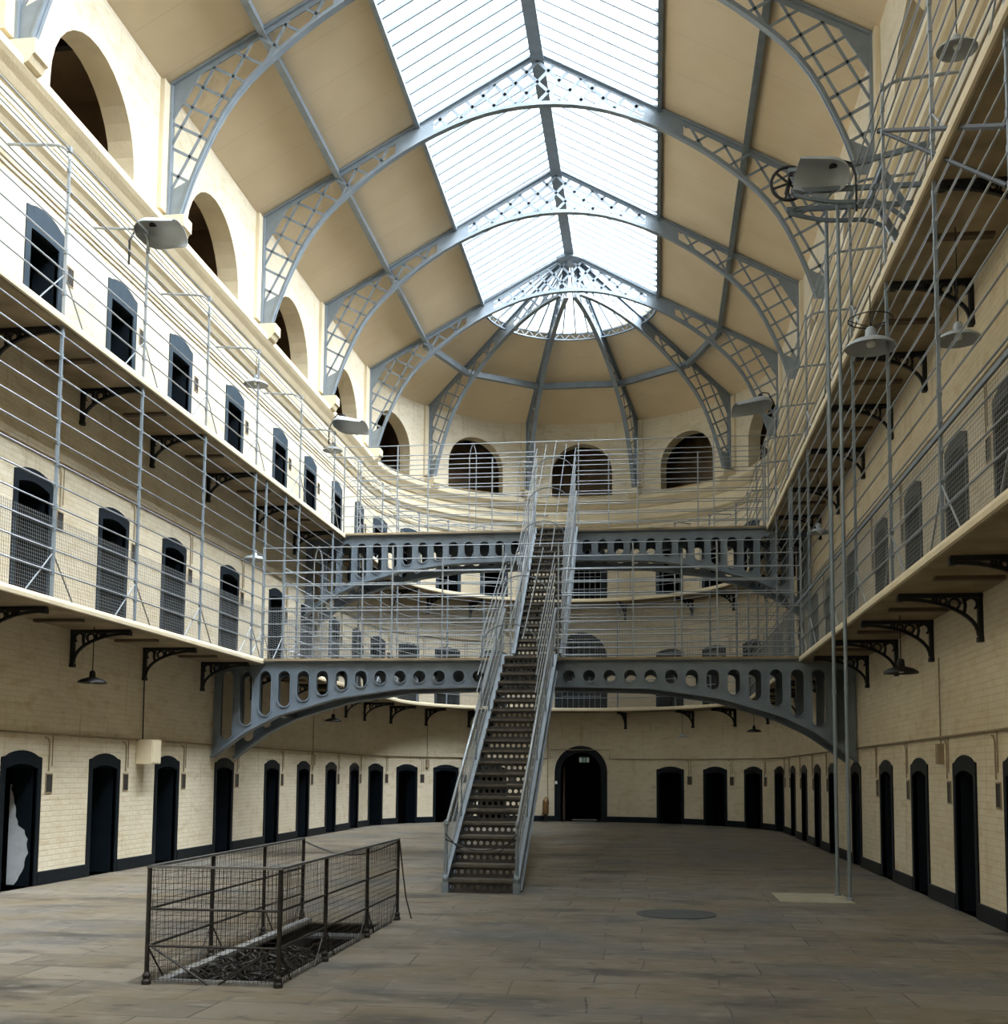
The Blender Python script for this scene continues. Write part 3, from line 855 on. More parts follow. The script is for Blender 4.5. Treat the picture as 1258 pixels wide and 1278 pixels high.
# ------------------------------------------------------------------ gallery railings
DP = OV + .01
def railing(label, a, b, posts, z0, z1, zs, name='gallery_railing', mesh_top=None, thick=None, gaps=(), hooks=False, stays=True, level=0):
    t = thing(name, label, 'railing', pt((a + b) / 2, DP, z0))
    for k, s in enumerate(posts):
        g = MB(); p = pt(s, DP, z0); q = pt(s, DP, z1)
        p2 = Vector(pt(s, DP + .01, 0)) - Vector(pt(s, DP, 0))
        wide = .075 if not hooks else .05
        g.bar(p, q, .035, wide * .6, up=Vector(pt(s + .01, DP, 0)) - Vector(pt(s, DP, 0)))
        zz = zs[0] 
        for zz in zs:
            g.bar((p[0], p[1], zz - .04), (p[0], p[1], zz + .04), .045, .06, up=Vector(pt(s + .01, DP, 0)) - Vector(pt(s, DP, 0)))
        if hooks:
            arm = [pt(s, DP - .0, z1 - .02)]
            for i in range(1, 7):
                an = PI / 2 * i / 6; arm.append(pt(s, DP - .30 * (1 - math.cos(an)), z1 + .22 * math.sin(an)))
            arm.append(pt(s, .1, z1 + .27))
            g.tube(arm, .022, 6)
        g.build('post', STEEL if not hooks else RAIL, t)
        if stays:
            g = MB(); zb = z0 + .62
            for dlt in (-.62, .62):
                g.tube([pt(s, DP, zb), pt(s + dlt, DP - .02, z0 + .02)], .011, 5)
            g.build('stay', RAIL, t)
    for z in zs:
        g = MB(); cur = a
        gp = [gg for gg in gaps if z < gg[2]]
        for g0, g1, zt in sorted(gp):
            if g0 > cur: g.tube(railpath(cur, g0, DP, z), .0125, 5)
            cur = g1
        if cur < b: g.tube(railpath(cur, b, DP, z), .0125, 5)
        g.build('rail', RAIL, t, smooth=True)
    if mesh_top:
        ss = [a] + list(posts) + [b]
        for k in range(len(ss) - 1):
            s0, s1 = ss[k], ss[k + 1]
            if s1 - s0 < .3: continue
            g = MB(); n = int((s1 - s0) / .05)
            for i in range(n + 1):
                s = s0 + (s1 - s0) * i / n
                if any(g0 < s < g1 for g0, g1, zt in gaps): continue
                p = pt(s, DP - .02, z0 + .03); g.bar(p, (p[0], p[1], mesh_top), .0035, .0035)
            z = z0 + .05
            while z < mesh_top:
                pa_ = railpath(s0, s1, DP - .022, z, .5)
                for i in range(len(pa_) - 1): g.bar(pa_[i], pa_[i + 1], .0035, .0035)
                z += .05
            g.build('mesh_panel', WIRE, t)
    if thick:
        g = MB(); pth = railpath(a, b, DP + .01, thick)
        for i in range(len(pth) - 1): g.bar(pth[i], pth[i + 1], .03, .05)
        e = g.build('heavy_rail', GIRD, t)
    return t
zsL1 = [Z1 + .36 + .305 * k for k in range(12)]
zsL2 = [Z2 + .36 + .30 * k for k in range(8)]
Lp = [12.1] + PL; Rp = [sr(y) for y in PR] + [sr(9.5)]
B1a, B1b, B2a, B2b = 23.3, 24.6, 29.5, 30.8
railing('full height wire-meshed railing of the lower left gallery', 11.5, S1, sorted(Lp + [B1a, B1b]), Z1, U2, zsL1, mesh_top=5.22, gaps=[(B1a, B1b, 6.4)])
railing('full height railing around the lower gallery of the curved end wall', S1, S2, [sa(a) for a in PA], Z1, U2, zsL1, mesh_top=5.22, stays=False)
railing('full height wire-meshed railing of the lower right gallery', S2, sr(7.5), sorted(Rp + [sr(B1a), sr(B1b)]), Z1, U2, zsL1, mesh_top=5.22, thick=5.24, gaps=[(sr(B1b), sr(B1a), 6.4)])
railing('open barred railing with hooked posts on the upper left gallery', 11.5, S1, Lp, Z2, 10.4, zsL2, gaps=[(B2a, B2b, 10.3)], hooks=True)
railing('open barred railing with hooked posts around the upper end gallery', S1, S2, [sa(a) for a in PA], Z2, 10.4, zsL2, hooks=True, stays=False)
railing('open barred railing with hooked posts on the upper right gallery', S2, sr(7.5), Rp, Z2, 10.4, zsL2, gaps=[(sr(B2b), sr(B2a), 10.3)], hooks=True)

# ------------------------------------------------------------------ footbridges
def web_low(dx, crown, foot):
    T = [(0, 0), (2.56, .05), (3.92, .21), (5.13, .50), (5.85, .79), (6.2, 1.0), (6.61, 1.25)]
    x = min(abs(dx), 6.61)
    for i in range(len(T) - 1):
        if x <= T[i + 1][0]:
            f = (x - T[i][0]) / (T[i + 1][0] - T[i][0]); v = T[i][1] + (T[i + 1][1] - T[i][1]) * f; break
    return crown - v * (crown - foot)
def girder(parent, y, top, crown, foot, Z):
    xs = [-6.58 + 13.16 * i / 66 for i in range(67)]
    low = [(x, web_low(x, crown, foot)) for x in xs]
    xe = 5.54; outer = low + [(6.58, top), (xe, top), (xe, Z - .035), (-xe, Z - .035), (-xe, top), (-6.58, top)]
    holes = []; k = 0
    rims = []
    for sgn in (-1, 1):
        for k in range(14):
            cx = .93 + .412 * k
            if cx > 6.4: break
            lowz = web_low(cx, crown, foot); zt = top - .13; zb = lowz + .14
            r = .125
            if zt - zb < 2 * r: zb = zt - 2 * r
            P = []
            for i in range(9): a = PI * i / 8; P.append((cx + r * math.cos(a), zt - r + r * math.sin(a)))
            for i in range(9): a = PI + PI * i / 8; P.append((cx + r * math.cos(a), zb + r + r * math.sin(a)))
            # drop duplicates when circle
            Q = []
            for p in P:
                if not Q or math.hypot(p[0] - Q[-1][0], p[1] - Q[-1][1]) > 1e-4: Q.append(p)
            if math.hypot(Q[0][0] - Q[-1][0], Q[0][1] - Q[-1][1]) < 1e-4: Q.pop()
            Q = [(sgn * p[0], p[1]) for p in Q]
            holes.append(Q)
            cxx = sum(p[0] for p in Q) / len(Q); czz = (max(p[1] for p in Q) + min(p[1] for p in Q)) / 2; n_ = len(Q)
            O = []
            hz = (max(p[1] for p in Q) - min(p[1] for p in Q)) / 2
            for p in Q: O.append((cxx + (p[0] - cxx) * (1 + .026 / r), czz + (p[1] - czz) * (1 + .026 / hz)))
            V = [(XC + p[0], y + o_, p[1]) for o_ in (-.045, .045) for L_ in (Q, O) for p in L_]
            F = []
            for i in range(n_):
                j = (i + 1) % n_
                F += [(i, j, n_ + j, n_ + i), (2 * n_ + i, 2 * n_ + j, 3 * n_ + j, 3 * n_ + i), (i, j, 2 * n_ + j, 2 * n_ + i), (n_ + i, n_ + j, 3 * n_ + j, 3 * n_ + i)]
            rm = MB(); rm.add(V, F); rims.append(rm)
    g = MB(); g.prism(outer, holes, lambda a, b, t: (XC + a, y + t, b), -.02, .02)
    e = g.build('web', GIRD, parent)
    for rm in rims: rm.build('slot_rim', GIRD, parent)
    g = MB()
    for i in range(66):
        a, b = low[i], low[i + 1]
        g.bar((XC + a[0], y, a[1] - .01), (XC + b[0], y, b[1] - .01), .26, .04)
    g.build('lower_flange', GIRD, parent)
    g = MB(); g.box(XC - xe, XC + xe, y - .10, y + .10, Z - .075, Z - .035); g.build('upper_flange', GIRD, parent)
def bridge(label, ya, yb, top, Z, crown, foot):
    t = thing('footbridge', label, 'bridge', (XC, (ya + yb) / 2, foot))
    girder(t, ya, top, crown, foot, Z); girder(t, yb, top, crown, foot, Z)
    g = MB(); g.box(XL + OV + .09, XR - OV - .09, ya - .10, yb + .10, Z - .034, Z - .01); g.build('deck', TREAD, t)
    g = MB(); g.box(XL + OV + .09, XR - OV - .09, ya - .13, ya - .10, Z - .05, Z); g.box(XL + OV + .09, XR - OV - .09, yb + .10, yb + .13, Z - .05, Z)
    g.build('edge_board', SOFFIT, t)
    g = MB()
    for k in range(11):
        x = XC - 5.2 + k * 1.04
        if abs(x - XC) > .6:
            g = MB(); g.bar((x, ya, top - .07), (x, yb, top - .07), .06, .1); g.build('cross_beam', GIRDIN, t)
    for sgn in (-1, 1):
        g = MB(); g.bar((XC + sgn * 5.2, ya, web_low(5.2, crown, foot) + .05), (XC + sgn * 5.2, yb, web_low(5.2, crown, foot) + .05), .06, .08); g.build('cross_beam', GIRDIN, t)
bridge('slate blue arched footbridge with slotted girders at the lower gallery', B1a, B1b, U1, Z1, 3.55, 2.33)
bridge('slate blue arched footbridge with slotted girders at the upper gallery', B2a, B2b, U2, Z2, 7.30, 6.15)
def bridge_rail(label, y, x0, x1, gap, z0, zs, posts, mesh_top=None, pointed=()):
    t = thing('bridge_railing', label, 'railing', ((x0 + x1) / 2, y, z0))
    for x in posts:
        g = MB(); g.bar((x, y, z0), (x, y, zs[-1] + .02), .03, .04, up=(0, 1, 0)); g.build('post', RAIL, t)
    for x in pointed:
        g = MB(); h = zs[-1]
        g.tube([(x - .09, y, z0), (x - .09, y, h - .35), (x - .06, y, h - .15), (x, y, h + .03), (x + .06, y, h - .15), (x + .09, y, h - .35), (x + .09, y, z0)], .012, 5)
        g.build('post', RAIL, t)
    for z in zs:
        g = MB()
        if gap and z < zs[-1] - .02:
            g.tube([(x0, y, z), (gap[0], y, z)], .0125, 5); g.tube([(gap[1], y, z), (x1, y, z)], .0125, 5)
        else: g.tube([(x0, y, z), (x1, y, z)], .0125, 5)
        g.build('rail', RAIL, t)
    if mesh_top:
        for (a, b) in ((x0, gap[0]), (gap[1], x1)):
            g = MB(); x = a
            while x <= b: g.bar((x, y, z0 + .02), (x, y, mesh_top), .0035, .0035); x += .05
            z = z0 + .03
            while z < mesh_top: g.bar((a, y, z), (b, y, z), .0035, .0035); z += .05
            g.build('mesh_panel', WIRE, t)
X0, X1 = XL + DP, XR - DP
zb1 = [Z1 + .20 + .27 * k for k in range(9)]
zb2 = [Z2 + .20 + .27 * k for k in range(9)]
SX0, SX1 = -3.03, -1.98
bridge_rail('front barred railing of the lower footbridge', B1a - .05, X0, X1, (SX0, SX1), Z1, zb1, [X0, -5.4, SX0 - .05, SX1 + .05, -.41, 1.27, X1], 5.2, pointed=[-7.0])
bridge_rail('rear barred railing of the lower footbridge', B1b + .05, X0, X1, (SX0, SX1), Z1, zb1, [X0, -6.4, -4.6, SX0 - .05, SX1 + .05, .6, X1], 5.2)
bridge_rail('front barred railing of the upper footbridge', B2a - .05, X0, X1, (SX0, SX1), Z2, zb2, [X0, -6.75, SX0 - .05, SX1 + .05, -.4, 1.55, X1], None, pointed=[-4.72])
bridge_rail('rear barred railing of the upper footbridge', B2b + .05, X0, X1, None, Z2, zb2, [X0, -6.2, -4.4, -1.2, 1.2, X1], None, pointed=[-3.6])

# ------------------------------------------------------------------ stair flights
def flight(label, y0, z0, y1, z1, n, hoops, cage_from, newels):
    t = thing('iron_stair', label, 'staircase', ((SX0 + SX1) / 2, y0, z0))
    r = (z1 - z0) / n; run = (y1 - y0) / n
    zl = lambda y: z0 + (y - y0) * (z1 - z0) / (y1 - y0)
    xa, xb = SX0 + .04, SX1 - .04
    for k in range(n):
        ya_ = y0 + k * run; zt = z0 + (k + 1) * r
        if k < n - 1 or True:
            g = MB(); g.box(xa, xb, ya_ - .02, ya_ + run, zt - .025, zt); g.box(xa, xb, ya_ - .025, ya_, zt - .04, zt + .001); g.build('tread', TREAD, t)
        g = MB(); holes = []; nh = 10; za, zb = zt - r + .004, zt - .03; zc = (za + zb) / 2; rh = .032
        w = (xb - xa) / nh
        for h in range(nh):
            cx = xa + w * (h + .5); holes.append([(cx + rh * math.cos(2 * PI * q / 10), zc + rh * math.sin(2 * PI * q / 10)) for q in range(10)])
        g.prism([(xa, za), (xb, za), (xb, zb), (xa, zb)], holes, lambda a, b, tt: (a, ya_ + .008 + tt, b), 0, .006)
        g.build('riser', RISER, t)
    for x in (SX0, SX1):
        g = MB()
        # stringer channel
        zz0 = z0; ps = [(y0 - .05, zz0), (y0 + .25, zz0), (y1, z1 - .28), (y1, z1 + .05), (y0 - .05, z0 + .24)]
        g.prism(ps, [], lambda a, b, tt: (x + tt, a, b), -.012, .012)
        g.bar((x, y0 - .05, z0 + .24), (x, y1, z1 + .06), .09, .02)
        g.bar((x, y0 + .25, z0 + .02), (x, y1, z1 - .28), .09, .02)
        g.build('stringer', STEEL, t)
        g = MB(); g.tube([(x, y0 + .02, zl(y0) + 1.0), (x, y1, z1 + 1.0)], .026, 8); g.build('handrail', RAIL, t, smooth=True)
        for k, off in enumerate((.45, .72)):
            g = MB(); g.tube([(x, y0 + .02, zl(y0) + off), (x, y1, z1 + off)], .010, 5); g.build('guard_rail', RAIL, t)
        # side wires
        g = MB(); yy = y0 + .1
        while yy < y1:
            g.bar((x, yy, zl(yy) + .26), (x, yy, zl(yy) + .98), .0035, .0035); yy += .07
        for k in range(9): 
            o_ = .30 + k * .08; g.bar((x, y0 + .02, zl(y0) + o_), (x, y1, z1 + o_), .0035, .0035)
        g.build('mesh_panel', WIRE, t)
        yy = y0 + 1.3
        while yy < y1:
            g = MB(); g.tube([(x, yy, zl(yy) + .15), (x, yy, zl(yy) + 1.0)], .016, 6); yy += 1.5
            g.build('baluster', STEEL, t)
        if newels:
            g = MB(); p = (x, y0 - .03, 0)
            g.box(x - .05, x + .05, y0 - .08, y0 + .02, z0, z0 + .16)
            g.lathe([(0, z0 + .16), (.05, z0 + .17), (.055, z0 + .22), (.03, z0 + .27), (.024, z0 + .95), (.04, z0 + 1.0), (.03, z0 + 1.05), (0, z0 + 1.06)], p, 10)
            g.build('newel_post', STEEL, t, smooth=False)
        # caged side rails
        for k in range(5):
            hh = 1.2 + k * .24
            g = MB(); yc = cage_from + .12 * k
            g.tube([(x + (.02 if x < XC else -.02), yc, zl(yc) + hh), (x + (.02 if x < XC else -.02), y1, z1 + hh)], .010, 5); g.build('guard_rail', RAIL, t)
    for yh in hoops:
        g = MB(); zh = zl(yh); P = []
        a, b = SX0 + .03, SX1 - .03; c = (a + b) / 2; R = (b - a) / 2
        P = [(a, yh + .0, zh + .9), (a, yh, zh + 2.0)] + [(c - R * math.cos(PI * i / 12), yh, zh + 2.0 + .38 * math.sin(PI * i / 12)) for i in range(1, 12)] + [(b, yh, zh + 2.0), (b, yh, zh + .9)]
        for i in range(len(P) - 1): g.bar(P[i], P[i + 1], .014, .05, up=(0, 1, 0))
        g.build('hoop', STEEL, t)
    if hoops:
        for k, f in enumerate((.25, .5, .75)):
            x = SX0 + (SX1 - SX0) * f; g = MB(); dz = 2.0 + .38 * math.sin(PI * f)
            g.tube([(x, cage_from + .3, zl(cage_from + .3) + dz), (x, y1, z1 + dz)], .010, 5); g.build('guard_rail', RAIL, t)
    return t
flight('long iron staircase with pierced risers climbing from floor to lower footbridge', 16.80, 0.0, 23.22, Z1, 21, [19.9, 21.75], 19.3, True)
flight('caged iron staircase rising from the lower to the upper footbridge', 24.75, Z1, 29.40, Z2, 20, [26.0, 27.3, 28.6], 24.8, False)
# chain across the foot of the stair
g = MB()
P = [(SX0 + (SX1 - SX0) * k / 14, 16.74, .78 - .16 * math.sin(PI * k / 14)) for k in range(15)]
g.tube(P, .009, 5)
P = [(SX0 + (SX1 - SX0) * k / 14, 16.73, .86 - .38 * math.sin(PI * k / 14)) for k in range(15)]
g.tube(P, .008, 5)
tag(g.build('chain', BLACK, base=(XC, 16.74, .5)), 'dark slack chain slung across the foot of the staircase', 'chain')

# ------------------------------------------------------------------ cage round the stair pit
ct = thing('pit_railing', 'dark wire-mesh cage railing with pale top rail around the floor pit', 'railing', (-3.6, 11.3, 0))
CX0, CX1, CY0, CY1, CH = -4.14, -3.03, 9.17, 13.5, .955
Lps = [9.17, 10.56, 12.02, 13.40]; Rps = [9.20, 10.53, 12.10, 13.58]
for x, ys in ((CX0, Lps), (CX1, Rps)):
    for y in ys:
        g = MB(); g.lathe([(0, 0), (.04, 0), (.04, .03), (.028, .045), (.036, .075), (.02, .10), (.02, CH), (0, CH)], (x, y, 0), 10); 
        g.build('post', CAGE, ct)
        g = MB()
        for dx, dy in ((0, .33), (0, -.33)):
            if (dx, dy) == (0, 0) or not (CY0 - .1 < y + dy < CY1 + .1): continue
            g.tube([(x, y, .31), (x + dx, y + dy, .01)], .008, 5)
        g.build('stay', CAGE, ct)
def top_rail(pts):
    g = MB()
    for i in range(len(pts) - 1): g.bar(pts[i], pts[i + 1], .045, .02)
    g.build('top_rail', CAGETOP, ct)
g = MB(); g.tube([(CX0, CY0, .33), (CX0 + .52, CY0 + .02, .01)], .011, 5); g.tube([(CX1, 9.2, .33), (CX1 - .5, CY0 + .02, .01)], .009, 5); g.build('stay', CAGE, ct)
top_rail([(CX0, Lps[-1], CH), (CX0, CY0 - .02, CH)]); top_rail([(CX0 - .02, CY0, CH), (CX1 + .02, CY0 + .03, CH)]); top_rail([(CX1, CY0, CH), (CX1, Rps[-1], CH)])
for z in (.31, .61):
    for a, b in (((CX0, CY0), (CX0, Lps[-1])), ((CX0, CY0), (CX1, 9.2)), ((CX1, 9.2), (CX1, Rps[-1]))):
        g = MB(); g.tube([(*a, z), (*b, z)], .011, 6); g.build('rail', CAGE, ct)
for a, b in (((CX0, CY0), (CX0, Lps[-1])), ((CX0, CY0), (CX1, 9.2)), ((CX1, 9.2), (CX1, Rps[-1]))):
    g = MB(); A_, B_ = Vector((*a, 0)), Vector((*b, 0)); L = (B_ - A_).length; n = int(L / .034)
    for i in range(n + 1):
        p = A_ + (B_ - A_) * i / n
        j = random.uniform(-.004, .004)
        g.bar((p.x + j, p.y + j, .02), (p.x - j, p.y, CH - .01), .0032, .0032)
    z = .04
    while z < CH:
        g.bar((A_.x, A_.y, z), (B_.x, B_.y, z + random.uniform(-.004, .004)), .0032, .0032); z += .052
    g.build('mesh_panel', CAGE, ct)
g = MB(); P = []
for k in range(21): 
    t_ = k / 20; P.append((CX0 + (CX1 - CX0) * t_, Lps[-1] + .18 * t_, CH - .03 - .16 * math.sin(PI * t_)))
g.tube(P, .010, 5)
g.tube([(CX1 + .01, Rps[-1] + .02, CH - .02), (CX1 + .05, Rps[-1] + .05, .55), (CX1 + .09, Rps[-1] + .06, .25), (CX1 + .16, Rps[-1] + .05, .015)], .009, 5)
g.build('chain', CAGE, ct)
# the pit
pit = thing('stair_pit', 'dark rectangular pit with iron steps inside the mesh cage', 'pit', (-3.55, 11.3, -1.7))
g = MB()
g.add([(PX0, PY0, -.02), (PX1, PY0, -.02), (PX1, PY1, -.02), (PX0, PY1, -.02), (PX0, PY0, -1.7), (PX1, PY0, -1.7), (PX1, PY1, -1.7), (PX0, PY1, -1.7)],
      [(0, 1, 5, 4), (1, 2, 6, 5), (2, 3, 7, 6), (3, 0, 4, 7), (4, 5, 6, 7)])
g.build('lining', RISER, pit, recalc=False)
g = MB()
g.box(PX0 - .09, PX0, PY0 - .04, PY1 + .1, 0, .03); g.box(PX0 - .09, PX1 + .06, PY0 - .10, PY0, 0, .025); g.box(PX1, PX1 + .06, PY0 - .04, PY1 + .1, 0, .025)
e = g.build('kerb', STONE, pit); e['label'] = 'pale worn stone kerb'
for k in range(6):
    g = MB(); y = PY1 - .28 * (k + 1); g.box(PX0 + .02, PX1 - .02, y, y + .28, -.12 - .2 * k - .03, -.12 - .2 * k); g.build('step', CAGETOP if k < 2 else TREAD, pit)
# tangled netting over the near end
g = MB(); random.seed(11)
for k in range(230):
    x = random.uniform(PX0 + .06, PX1 - .04); y = random.uniform(PY0 + .03, PY0 + 1.75); z = random.uniform(-.11, .015) 
    a = random.uniform(0, 2 * PI); P = []
    L = random.uniform(.10, .34)
    for i in range(6):
        t_ = i / 5
        q = Vector((x + math.cos(a) * L * t_, y + math.sin(a) * L * t_, z + .06 * math.sin(PI * t_) + random.uniform(-.012, .012)))
        q.x = min(max(q.x, PX0 + .02), PX1 - .02); q.y = min(max(q.y, PY0 + .02), PY1); P.append(q); a += random.uniform(-.5, .5)
    g.tube(P, random.choice((.006, .009, .014)), 5)
for k in range(90):
    x = random.uniform(PX0 + .1, PX1 - .06); y = random.uniform(PY0 + .05, PY0 + 1.3); r = random.uniform(.03, .07)
    g.lathe([(0, r * .5), (r * .8, r * .25), (r, 0), (r * .6, -r * .4), (0, -r * .5)], (x, y, random.uniform(-.12, -.04)), 6)
e = tag(g.build('tangled_netting', CAGE, base=(-3.55, 10.2, -.1)), 'dark tangle of old wire and rope heaped over the near end of the pit', 'netting', kind='stuff')
g = MB(); g.box(PX0, PX1, PY0, PY0 + 1.9, -.19, -.15)
tag(g.build('pit_plate', CAGE, base=(-3.55, 10.2, -.19)), 'dark iron plate in the pit carrying the tangled netting', 'plate')

# ------------------------------------------------------------------ floor fittings
g = MB(); g.box(1.73, 2.74, 16.5, 17.74, 0, .008)
tag(g.build('floor_plate', PALE, base=(2.2, 17.1, 0)), 'pale rectangular plate set in the floor beneath the two poles', 'plate')
g = MB(); g.lathe([(0, .010), (.44, .010), (.46, .008), (.50, .008), (.50, 0)], (.27, 14.82, 0), 36)
tag(g.build('manhole_cover', DISC, base=(.27, 14.82, 0)), 'round dark grey cover flush with the flagstones', 'cover')
for (x, y, zt, nm) in ((2.66, 17.53, 10.5, 'left'), (2.73, 16.9, 10.2, 'right')):
    g = MB(); g.tube([(x, y, 0.008), (x, y, zt)], .027, 10); g.lathe([(0, 0), (.05, .008), (.05, .03), (.03, .04), (0, .05)], (x, y, 0), 12)
    for z in (3, 5.5, 8): g.lathe([(.0, z - .03), (.034, z - .03), (.034, z + .03), (0, z + .03)], (x, y, 0), 10)
    tag(g.build('tall_pole', STEEL, base=(x, y, 0), smooth=False), 'tall thin grey pole rising from floor to hoist beam, %s of the two' % nm, 'pole')

# hoist with pulley wheel
ht = thing('hoist', 'slate blue hoist arm with spoked pulley wheel jutting over the upper right gallery', 'hoist', (3.0, 16.9, 10.2))
for dy in (-.28, .28):
    g = MB()
    g.bar((2.02, 16.9 + dy, 10.30), (3.95, 16.9 + dy, 10.30), .05, .07)
    P = []
    for i in range(13):
        t_ = i / 12; P.append((2.05 + 1.85 * t_, 16.9 + dy, 10.25 - .16 * math.sin(PI * min(1, t_ * 2.4) / 2) - max(0, t_ - .55) ** 2 * 3.2 + (.0)))
    for i in range(12): g.bar(P[i], P[i + 1], .05, .05)
    for i in range(1, 11, 2): g.bar(P[i], (P[i][0] + .12, P[i][1], 10.28), .04, .03)
    g.build('arm', GIRD, ht)
g = MB(); cx, cz, R = 2.03, 10.57, .26
g.tube([(cx + R * math.cos(2 * PI * i / 24), 16.9, cz + R * math.sin(2 * PI * i / 24)) for i in range(24)], .024, 6, closed=True)
for i in range(6): g.bar((cx, 16.9, cz), (cx + R * math.cos(PI * i / 3 + .3), 16.9, cz + R * math.sin(PI * i / 3 + .3)), .025, .03)
g.tube([(cx, 16.6, cz), (cx, 17.2, cz)], .035, 8)
g.build('pulley_wheel', BLACK, ht)
g = MB()
for dy in (-.25, .25): g.bar((cx, 16.9 + dy, cz), (cx + .12, 16.9 + dy, 10.3), .03, .05)
g.build('wheel_bearing', GIRD, ht); g = MB()
g.bar((2.0, 16.62, 10.62), (2.9, 16.62, 10.66), .05, .06); g.bar((2.9, 16.62, 10.66), (3.95, 16.62, 10.9), .05, .08)
g.build('tie_bar', GIRD, ht)
g = MB()
g.bar((3.9, 16.5, 9.4), (3.3, 16.5, 10.5), .06, .08); g.bar((3.9, 17.3, 9.4), (3.3, 17.3, 10.5), .06, .08)
g.bar((3.3, 16.4, 10.5), (3.3, 17.4, 10.5), .06, .08)
g.bar((3.3, 16.62, 10.5), (3.3, 16.62, 10.68), .05, .05)
g.build('wall_frame', GIRD, ht)
g = MB()
g.tube([(2.93, 14.73, 10.08), (2.93, 9.56, 7.13)], .03, 6); g.tube([(2.93, 14.73, 10.08), (2.93, 9.61, 6.64)], .025, 6)
g.lathe([(0, -.04), (.04, -.02), (.04, .02), (0, .04)], (2.93, 14.73, 10.08), 10)
tag(g.build('stay_bars', CAGE, base=(2.93, 12.1, 8)), 'pair of grey stay bars meeting at a point before the upper right railing', 'stay')

# ------------------------------------------------------------------ lamps
def pendant(x, y, z, r, ztop, label, matl=BLACK, tilt=None, ring=False):
    t = thing('pendant_lamp', label, 'lamp', (x, y, z))
    g = MB()
    prof = [(r, 0), (r * .96, r * .10), (r * .72, r * .26), (r * .38, r * .36), (r * .22, r * .42), (r * .20, r * .75), (r * .12, r * .85), (0, r * .87)]
    g.lathe(prof, (x, y, z), 24); g.lathe([(r * .97, .004), (r * .90, r * .08), (r * .68, r * .22), (r * .3, r * .32), (0, r * .34)], (x, y, z), 24)
    g.build('lamp_shade', matl, t, smooth=True)
    g = MB(); g.lathe([(0, r * .02), (r * .14, r * .06), (r * .19, r * .18), (r * .1, r * .34), (0, r * .34)], (x, y, z), 12); g.build('bulb', WHITE, t, smooth=True)
    g = MB(); g.tube([(x, y, z + r * .8), (x, y, ztop + .012)], .008, 5); g.build('cord', BLACK, t)
    if ring:
        g = MB(); zr = z + r * 1.15
        g.tube([(x + r * .85 * math.cos(2 * PI * i / 20), y + r * .85 * math.sin(2 * PI * i / 20), zr) for i in range(20)], .008, 5, closed=True)
        for i in range(4): g.tube([(x, y, zr - .1), (x + r * .85 * math.cos(PI * i / 2), y + r * .85 * math.sin(PI * i / 2), zr)], .006, 4)
        g.build('wire_ring', BLACK, t)
    return t
pendant(-8.70, 16.93, 3.10, .225, U1, 'black pendant lamp under the near lower walkway on the left')
pendant(3.40, 16.45, 3.17, .24, U1, 'black pendant lamp under the near lower walkway on the right')
pendant(-8.70, 30.6, 3.12, .24, U1, 'small black pendant seen under the left end of the lower footbridge')
q = pt(sa(127), .6); pendant(q[0], q[1], 3.05, .2, U1, 'small pendant lamp under the end gallery, right of the archway', GREYM)
q = pt(sa(165), .6); pendant(q[0], q[1], 3.12, .24, U1, 'dark pendant lamp under the end gallery near the right wall')
pendant(2.72, 14.50, 7.10, .32, 7.9, 'wide grey enamel lamp with wire ring beside the right gallery railing', GREYM, ring=True)
pendant(3.40, 13.06, 6.62, .25, U2, 'round grey enamel pendant under the upper right walkway, near', GREYM)
pendant(3.40, 24.1, 6.75, .24, U2, 'grey enamel pendant under the upper right walkway, far', GREYM)
pendant(-8.75, 24.2, 6.40, .26, U2, 'grey enamel pendant under the upper left walkway', GREYM)
pendant(-8.30, 22.75, 9.86, .26, 10.45, 'grey enamel lamp by a post of the upper left railing', GREYM)
pendant(-8.30, 28.6, 10.1, .26, 10.5, 'grey enamel lamp on the far part of the upper left railing', GREYM)
pendant(3.35, 12.6, 9.75, .22, 10.5, 'grey enamel lamp above the upper right gallery, near the top corner', GREYM)
def gooseneck(a, label, lamp):
    s = sa(a); t = thing('lamp_bracket', label, 'lamp', pt(s, .9, Z2))
    g = MB(); P = [pt(s - .35, DP - .05, Z2), pt(s - .35, DP - .05, Z2 + 1.55)]
    for i in range(1, 9):
        an = PI * i / 9; P.append(pt(s - .35 + .32 * (1 - math.cos(an)), DP - .05, Z2 + 1.55 + .2 * math.sin(an)))
    g.tube(P, .016, 6); g.build('curved_arm', STEEL, t)
    if lamp:
        p = pt(s + .02, DP - .05, Z2 + 1.22); g = MB(); r = .17
        g.lathe([(r, 0), (r * .7, r * .3), (r * .25, r * .5), (r * .2, r * .9), (0, r)], p, 16); g.build('lamp_shade', BLUE, t, smooth=True)
        g = MB(); g.tube([(p[0], p[1], p[2] + r), (p[0], p[1], p[2] + .33)], .006, 4); g.build('cord', BLACK, t)
gooseneck(56, 'curved pipe bracket on the upper end gallery, left of the staircase', False)
gooseneck(112, 'curved pipe bracket without lamp just right of the caged stair top', False)
gooseneck(125, 'small lamp hung from a curved pipe on the upper end gallery', True)
gooseneck(142, 'curved pipe bracket without lamp, right of the small hung lamp', False)

